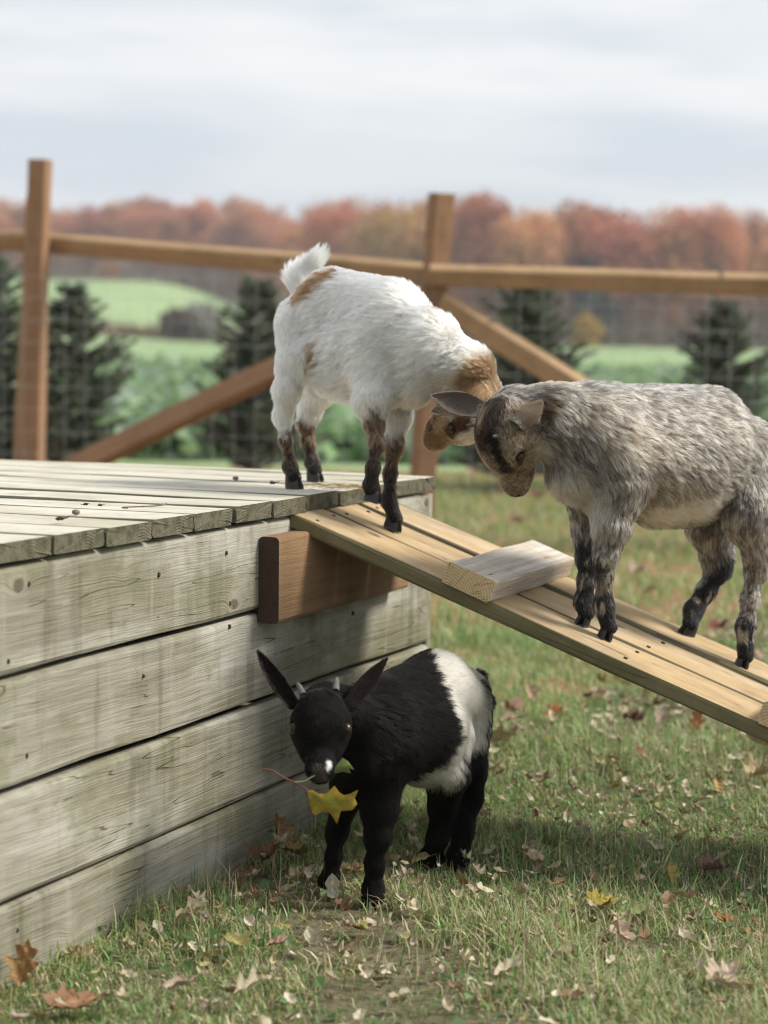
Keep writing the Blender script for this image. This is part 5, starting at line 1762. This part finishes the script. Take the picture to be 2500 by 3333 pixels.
TANL, ORL, PKL, PALE, BRN, YEL = (0.42, 0.25, 0.12), (0.50, 0.20, 0.06), (0.52, 0.33, 0.27), (0.62, 0.52, 0.36), (0.22, 0.12, 0.07), (0.45, 0.36, 0.08)
G_ = 'leaves fallen on the grass'
R = math.radians
for lab, u, v, sz, half, col, az, pi_, ro, cu, fo, sd_ in (
    ('large orange tan oak leaf standing on edge against the planks', 62, 3240, 0.075, OAK, (0.46, 0.27, 0.11), R(-25), R(68), R(20), 0.5, 0.3, 1),
    ('flat brown maple leaf lying in the grass beside the planks', 175, 3335, 0.085, MAPLE, (0.40, 0.235, 0.14), R(-62), R(8), R(5), 0.2, 0.15, 2),
    ('big pale curled maple leaf behind the black kid', 1600, 2470, 0.095, MAPLE, PALE, R(-80), R(25), R(-15), 0.9, 0.4, 3),
    ('bright orange leaf on the grass behind the white belt', 1765, 2365, 0.070, OAK, ORL, R(-70), R(22), R(10), 0.4, 0.3, 4),
    ('pink faded leaf touching the bright orange leaf', 1690, 2352, 0.075, MAPLE, PKL, R(60), R(12), R(0), 0.5, 0.3, 5),
    ('pale pink leaf just above the pink faded leaf', 1735, 2302, 0.065, OAK, (0.55, 0.40, 0.30), R(20), R(40), R(0), 0.6, 0.4, 6),
    ('long pinkish leaf beside the black tail', 1630, 2378, 0.075, OVAL, (0.58, 0.42, 0.32), R(-100), R(15), R(10), 0.6, 0.4, 7),
    ('upright rust leaf under the ramp', 2265, 2400, 0.070, OAK, (0.50, 0.24, 0.10), R(-20), R(60), R(-10), 0.4, 0.3, 8),
    ('orange red leaf tight under the ramp edge', 2235, 2310, 0.055, MAPLE, (0.46, 0.15, 0.05), R(30), R(30), R(0), 0.3, 0.2, 9),
    ('crumpled dark brown leaf left of the upright rust leaf', 2080, 2388, 0.060, MAPLE, BRN, R(90), R(20), R(0), 0.9, 0.5, 10),
    ('small golden leaf in the grass beyond the pale curled leaf', 1792, 2455, 0.040, OVAL, (0.45, 0.30, 0.09), R(10), R(20), R(0), 0.4, 0.3, 11),
    ('yellow leaf in the shade right of the black kid', 1925, 2992, 0.060, MAPLE, YEL, R(-70), R(10), R(10), 0.3, 0.2, 12),
    ('yellow leaf with a pink half standing in the dark grass', 2185, 2915, 0.052, OAK, (0.50, 0.36, 0.12), R(10), R(58), R(30), 0.5, 0.3, 13),
    ('mauve brown leaf in the shaded grass on the right', 2290, 2885, 0.060, MAPLE, (0.30, 0.20, 0.17), R(-80), R(12), R(0), 0.5, 0.3, 14),
    ('orange leaf near the right edge of the shade', 2400, 3045, 0.050, OAK, (0.42, 0.18, 0.07), R(70), R(15), R(0), 0.5, 0.3, 15),
    ('pale pink curled leaf in the right foreground', 2045, 3100, 0.055, SCRAP, (0.62, 0.48, 0.38), R(40), R(35), R(10), 0.9, 0.5, 16),
    ('green grey broad leaf between the yellow leaf and the pink curl', 2060, 3020, 0.060, OVAL, (0.27, 0.30, 0.13), R(-40), R(10), R(0), 0.2, 0.2, 17),
    ('white pink leaf at the bottom right corner', 2350, 3255, 0.062, MAPLE, (0.68, 0.56, 0.46), R(-30), R(30), R(0), 0.8, 0.5, 18),
    ('cream leaf curled beside the white pink one', 2412, 3275, 0.055, OVAL, (0.66, 0.56, 0.42), R(80), R(30), R(0), 0.9, 0.5, 19),
    ('cream folded leaf at the bottom below the mud', 1615, 3245, 0.060, OVAL, (0.70, 0.62, 0.47), R(-60), R(25), R(0), 0.8, 0.6, 20),
    ('pale leaf standing upright between the black front hooves', 1082, 2962, 0.045, SCRAP, (0.58, 0.54, 0.44), R(10), R(70), R(0), 0.5, 0.3, 21),
    ('yellow leaf flat behind the black front hooves', 1145, 2895, 0.055, MAPLE, (0.42, 0.33, 0.11), R(-60), R(12), R(0), 0.3, 0.2, 22),
    ('pale green leaf by the planks left of the black kid', 900, 2960, 0.050, OVAL, (0.46, 0.47, 0.30), R(-80), R(25), R(0), 0.4, 0.3, 23),
    ('curled cream leaf in the grass near the planks', 580, 3065, 0.060, SCRAP, (0.60, 0.53, 0.34), R(-70), R(25), R(0), 0.7, 0.5, 24),
    ('white shrivelled leaf next to the curled cream one', 665, 3060, 0.045, SCRAP, (0.70, 0.66, 0.54), R(60), R(25), R(0), 0.9, 0.5, 25),
    ('grey pale leaf with a point in front of the front hooves', 1000, 3040, 0.055, OAK, (0.58, 0.55, 0.42), R(-130), R(25), R(0), 0.5, 0.4, 26),
    ('crinkled grey leaf on the mud', 1020, 3120, 0.045, SCRAP, (0.56, 0.52, 0.40), R(20), R(30), R(0), 0.9, 0.6, 27),
    ('pink brown leaf in the foreground grass', 870, 3130, 0.045, OVAL, (0.50, 0.32, 0.25), R(-70), R(18), R(0), 0.6, 0.4, 28),
    ('dull yellow leaf left of the pink brown leaf', 790, 3130, 0.050, MAPLE, (0.40, 0.36, 0.14), R(40), R(15), R(0), 0.4, 0.3, 29),
    ('broad cream leaf at the bottom edge', 745, 3310, 0.070, OAK, (0.70, 0.62, 0.46), R(-60), R(20), R(0), 0.5, 0.4, 30),
    ('pale pink flat leaf at the lower left', 530, 3290, 0.055, OVAL, (0.58, 0.45, 0.35), R(-80), R(15), R(0), 0.5, 0.3, 31),
    ('rust brown leaf stood against the planks by the black kid', 930, 2800, 0.075, OAK, (0.36, 0.19, 0.09), R(50), R(60), R(0), 0.6, 0.3, 32),
    ('dark brown leaf heap piece at the foot of the planks', 850, 2865, 0.070, MAPLE, (0.24, 0.14, 0.08), R(-20), R(25), R(0), 0.8, 0.5, 33),
    ('brown yellow leaf under the black belly', 985, 2830, 0.060, MAPLE, (0.34, 0.25, 0.09), R(120), R(20), R(0), 0.6, 0.3, 34),
    ('brown oak leaf behind the right foreleg of the black kid', 1285, 2715, 0.060, OAK, (0.22, 0.11, 0.07), R(10), R(50), R(0), 0.5, 0.3, 35),
    ('green and yellow leaf by the black hind hooves', 1340, 2860, 0.060, OVAL, (0.36, 0.31, 0.13), R(-60), R(15), R(0), 0.3, 0.3, 36),
    ('cream leaf on the bright grass at the far right', 2440, 2560, 0.070, MAPLE, (0.62, 0.50, 0.30), R(-70), R(15), R(0), 0.6, 0.4, 37),
    ('orange tan leaf on the bright grass below the ramp', 2345, 2610, 0.045, OAK, (0.56, 0.40, 0.18), R(20), R(45), R(0), 0.5, 0.3, 38),
    ('pale twisted leaf between the ramp and the right edge', 2460, 2465, 0.080, MAPLE, (0.60, 0.46, 0.33), R(-100), R(20), R(0), 0.9, 0.5, 39),
    ('tan leaf far out on the lawn below the grey muzzle', 1670, 1720, 0.11, MAPLE, (0.48, 0.34, 0.23), R(-90), R(15), R(0), 0.5, 0.3, 40),
    ('red leaf far out on the lawn right of the tan one', 1740, 1635, 0.11, MAPLE, (0.33, 0.12, 0.08), R(-60), R(20), R(0), 0.5, 0.3, 41),
    ('pale leaf far out on the lawn behind the ramp', 1535, 1550, 0.13, MAPLE, (0.62, 0.55, 0.38), R(-60), R(30), R(0), 0.5, 0.3, 42),
    ('brown leaf far out on the lawn next to the platform corner', 1600, 1625, 0.12, OAK, (0.34, 0.21, 0.14), R(-80), R(20), R(0), 0.5, 0.3, 43),
    ('pinkish leaf on the lawn between the grey legs', 2060, 1890, 0.085, MAPLE, (0.56, 0.44, 0.36), R(-60), R(15), R(0), 0.5, 0.3, 44),
    ('dark red leaf beyond the ramp by the grey hind leg', 2330, 2065, 0.075, MAPLE, (0.27, 0.10, 0.08), R(-60), R(30), R(0), 0.5, 0.3, 45),
    ('cream leaf beyond the ramp at the right edge', 2490, 2090, 0.060, OVAL, (0.66, 0.58, 0.42), R(-60), R(30), R(0), 0.5, 0.3, 46),
    ('long pale leaf on the lawn past the grey forelegs', 2080, 1950, 0.09, OVAL, (0.48, 0.38, 0.30), R(-120), R(15), R(0), 0.4, 0.3, 47),
):
    p = on_ground(u, v)
    leaf_obj('fallen_leaf', lab, 'leaf', p + Zup * (bumps(p[0], p[1]) + 0.014 + 0.006 * (pi_ < 0.5)), sz, half, col, az, pi_, ro, cu, fo, sd_, G_)

# pale scraps of leaves strewn through the grass
r = np.random.default_rng(77)
scr = [leaf_shape(h, cu, fo, s, 0) for h, cu, fo, s in ((SCRAP, 0.9, 0.5, 1), (OVAL, 0.9, 0.5, 2), (SCRAP, 0.5, 0.3, 3), (OAK, 0.8, 0.4, 4))]
n = 6500
x, y = scatter(n, 2.45, 8.0, r, 0.2)
k = ~in_platform(x, y) & (wall_dist(x, y) > 0.03)
x, y = x[k], y[k]
Vs, Ts, Cs, o = [], [], [], 0
pal = np.array([(0.72, 0.66, 0.50), (0.60, 0.52, 0.37), (0.54, 0.46, 0.25), (0.42, 0.28, 0.18), (0.60, 0.47, 0.39), (0.30, 0.18, 0.10), (0.42, 0.38, 0.17)])
for i in range(len(x)):
    V, T = scr[i % 4]
    a, b_ = r.uniform(0, 6.28), r.uniform(-0.5, 0.7)
    s = (0.009 + 0.026 * r.uniform() ** 2.0) * (1 + 0.13 * (y[i] - 3))
    M = np.array(Matrix.Rotation(a, 3, 'Z') @ Matrix.Rotation(b_, 3, 'X') @ Matrix.Rotation(r.uniform(-0.5, 0.5), 3, 'Y'))
    Vs.append(V @ M.T * s + np.array([x[i], y[i], bumps(x[i], y[i]) + r.uniform(0.008, 0.03)]))
    Ts.append(T + o); o += len(V)
    Cs.append(np.tile(pal[r.choice(7, p=[0.34, 0.24, 0.12, 0.09, 0.1, 0.04, 0.07])] * r.uniform(0.8, 1.15), (len(V), 1)))
tag(obj('leaf_litter', make_mesh('leaf_litter', np.concatenate(Vs), None, np.concatenate(Ts), [M_leaf], False, np.concatenate(Cs))), 'small scraps of dead leaf in the grass', None, None, 'stuff')


# ------------------------------------------------------------------ the twig in the black kid's mouth
def fan(points, Y, rib, g, bulge):
    """a leaf blade from an outline seen in the photo, given its own depth and fold"""
    pts = [g(x, y, Y + bulge * math.sin(k * 1.3)) for k, (x, y) in enumerate(points)]
    c = [g(x, y, Y - 0.0035) for x, y in rib]
    V = pts + c
    n, T = len(pts), []
    near_ = [int(np.argmin([np.hypot(px - rx, py - ry) for rx, ry in rib])) for px, py in points]
    for k in range(n):
        j = (k + 1) % n
        T.append((k, j, n + near_[k]))
        a, b = near_[k], near_[j]
        if a != b:
            st = 1 if b > a else -1
            for q in range(a, b, st):
                T.append((n + q, j, n + q + st))
    V = np.array(V)
    B = V + np.array([0, 0.0006, 0])
    T = np.array(T)
    return np.concatenate([V, B]), np.concatenate([T, T[:, ::-1] + len(V)])


tw = empty('leaf_twig', g(400, 960, 3.2), 'thin red brown twig with two leaves held in the black muzzle', 'twig')
pts = [g(140, 835, 3.235), g(200, 845, 3.23), g(260, 885, 3.222), g(305, 905, 3.215), g(350, 925, 3.21), (g(412, 965, 3.205))]
Vt, Qt = tubes(list(zip(pts[:-1], pts[1:])), 0.0017, 6)
m_, t_ = new_mat('twig_bark')
t_.out(t_.principled((0.17, 0.075, 0.05), 0.6, 0.3))
obj('stem', make_mesh('stem', Vt, Qt, None, [m_], True), None, tw)
pts = [g(330, 915, 3.212), g(390, 908, 3.208), g(430, 885, 3.206), g(460, 868, 3.215)]
Vt, Qt = tubes(list(zip(pts[:-1], pts[1:])), 0.0011, 6)
m2_, t2_ = new_mat('leaf_stalk')
t2_.out(t2_.principled((0.36, 0.36, 0.18), 0.6, 0.3))
obj('leaf_stalk', make_mesh('leaf_stalk', Vt, Qt, None, [m2_], True), None, tw)
yo = [(405, 965), (440, 962), (478, 985), (520, 983), (545, 958), (570, 935), (598, 975), (625, 992), (660, 985), (712, 960), (688, 1005), (706, 1045), (678, 1082), (640, 1085), (605, 1088), (592, 1120), (585, 1166), (560, 1125), (540, 1100), (500, 1088), (455, 1112), (438, 1100), (420, 1040)]
V, T = fan(yo, 3.2, [(420, 985), (500, 1018), (560, 1035), (620, 1045), (680, 1042)], g, 0.0014)
c = np.tile(np.array([0.34, 0.31, 0.045]), (len(V), 1)) * np.random.default_rng(3).uniform(0.9, 1.1, (len(V), 1))
rim_ = np.zeros(len(V)); rim_[:len(yo)] = 1; rim_[len(V) // 2:len(V) // 2 + len(yo)] = 1
c = lerp(c, (0.42, 0.25, 0.035), rim_ * 0.75)
vn_ = 1 - rim_
c = lerp(c, (0.36, 0.35, 0.06), vn_ * 0.6)
tag(obj('leaf', make_mesh('leaf', V, None, T, [M_leaf], True, c), None, tw), 'yellow pointed leaf with orange edges')
go = [(408, 850), (436, 818), (470, 842), (520, 872), (560, 850), (590, 800), (618, 768), (652, 790), (690, 842), (640, 826), (668, 862), (620, 852), (575, 862), (530, 892), (480, 911), (440, 905), (422, 885)]
V, T = fan(go, 3.222, [(440, 868), (500, 882), (550, 862), (600, 825), (650, 806)], g, 0.0012)
c = np.tile(np.array([0.21, 0.27, 0.085]), (len(V), 1)) * np.random.default_rng(4).uniform(0.9, 1.1, (len(V), 1))
tag(obj('leaf', make_mesh('leaf', V, None, T, [M_leaf], True, c), None, tw), 'pale green pointed leaf')

# ------------------------------------------------------------------ bits lying on the platform
for lab, u, v, s, kind in (('small brown curled leaf bit near the front edge of the platform', 178, 1703, 0.030, 0), ('olive nut husk on the platform boards', 248, 1676, 0.011, 1),
                           ('thin curled stem on the platform boards', 430, 1672, 0.035, 2), ('dark bit of bark in a seam of the platform', 262, 1653, 0.018, 0),
                           ('dark bit of bark right of the one in the seam', 315, 1655, 0.016, 0), ('brown leaf flake left of the white kid', 875, 1583, 0.026, 0),
                           ('little brown crumb beyond the brown leaf flake', 768, 1563, 0.010, 1)):
    p = on_deck(u, v)
    if kind == 0:
        leaf_obj('leaf_bit', lab, 'leaf bit', p + Zup * 0.003, s, OVAL, (0.16, 0.10, 0.06), R(-70), R(8), 0, 0.5, 0.4, 50 + u, 'bits lying on the platform', None, False)
    elif kind == 1:
        Vb, Qb, Tb = ball(np.zeros(3), s / 2, 10, (1.2, 0.9, 0.8))
        Vb = np.array(Vb); Vb *= 1 + 0.12 * np.sin(Vb[:, :1] * 900) * np.cos(Vb[:, 1:2] * 700)
        tag(obj('nut_husk', make_mesh('nut_husk', Vb, Qb, Tb, [M_husk if 'M_husk' in globals() else M_bark], True), Matrix.Translation(Vector(p + Zup * s * 0.38))), lab, 'husk', 'bits lying on the platform')
    else:
        q = [p + np.array([0.028 * math.cos(a) + 0.004 * a, 0.012 * math.sin(a), 0.003 + 0.002 * a]) for a in np.linspace(2.2, 6.8, 12)]
        Vb, Qb = tubes(list(zip(q[:-1], q[1:])), 0.0011, 5)
        tag(obj('stem_bit', make_mesh('stem_bit', Vb, Qb, None, [M_bark], True)), lab, 'stem', 'bits lying on the platform')
r = np.random.default_rng(91)
hp = on_deck(1105, 1588)
sg = []
for k in range(90):
    a = hp + np.array([r.normal(0, 0.035), r.normal(0, 0.03), abs(r.normal(0.002, 0.002))])
    t = r.uniform(0, 6.28)
    sg.append((a, a + 0.03 * r.uniform(0.5, 1.2) * np.array([math.cos(t), math.sin(t), r.uniform(0.0, 0.15)])))
Vb, Qb = tubes(sg, 0.0006, 3)
m3_, t3_ = new_mat('hay_straw')
t3_.out(t3_.principled((0.40, 0.30, 0.17), 0.8, 0.2))
tag(obj('hay', make_mesh('hay', Vb, Qb, None, [m3_], True)), 'wisps of hay on the platform by the white kid', None, None, 'stuff')

# ------------------------------------------------------------------ thin haze over the fields
V = [(x, y, z) for x in (-1000, 1000) for y in (-80, 1600) for z in (-1.2, 32)]
Q = [(0, 1, 3, 2), (4, 6, 7, 5), (0, 4, 5, 1), (2, 3, 7, 6), (0, 2, 6, 4), (1, 5, 7, 3)]
m_ = bpy.data.materials.new('thin_haze')
m_.use_nodes = True
nt = m_.node_tree
nt.nodes.clear()
pv = nt.nodes.new('ShaderNodeVolumePrincipled')
pv.inputs['Color'].default_value = (0.94, 0.95, 0.97, 1)
pv.inputs['Density'].default_value = 0.0007
pv.inputs['Anisotropy'].default_value = 0.2
mo = nt.nodes.new('ShaderNodeOutputMaterial')
nt.links.new(pv.outputs[0], mo.inputs['Volume'])
hz = obj('haze', make_mesh('haze', V, Q, None, [m_]))
tag(hz, 'thin autumn haze over the fields', None, None, 'stuff')
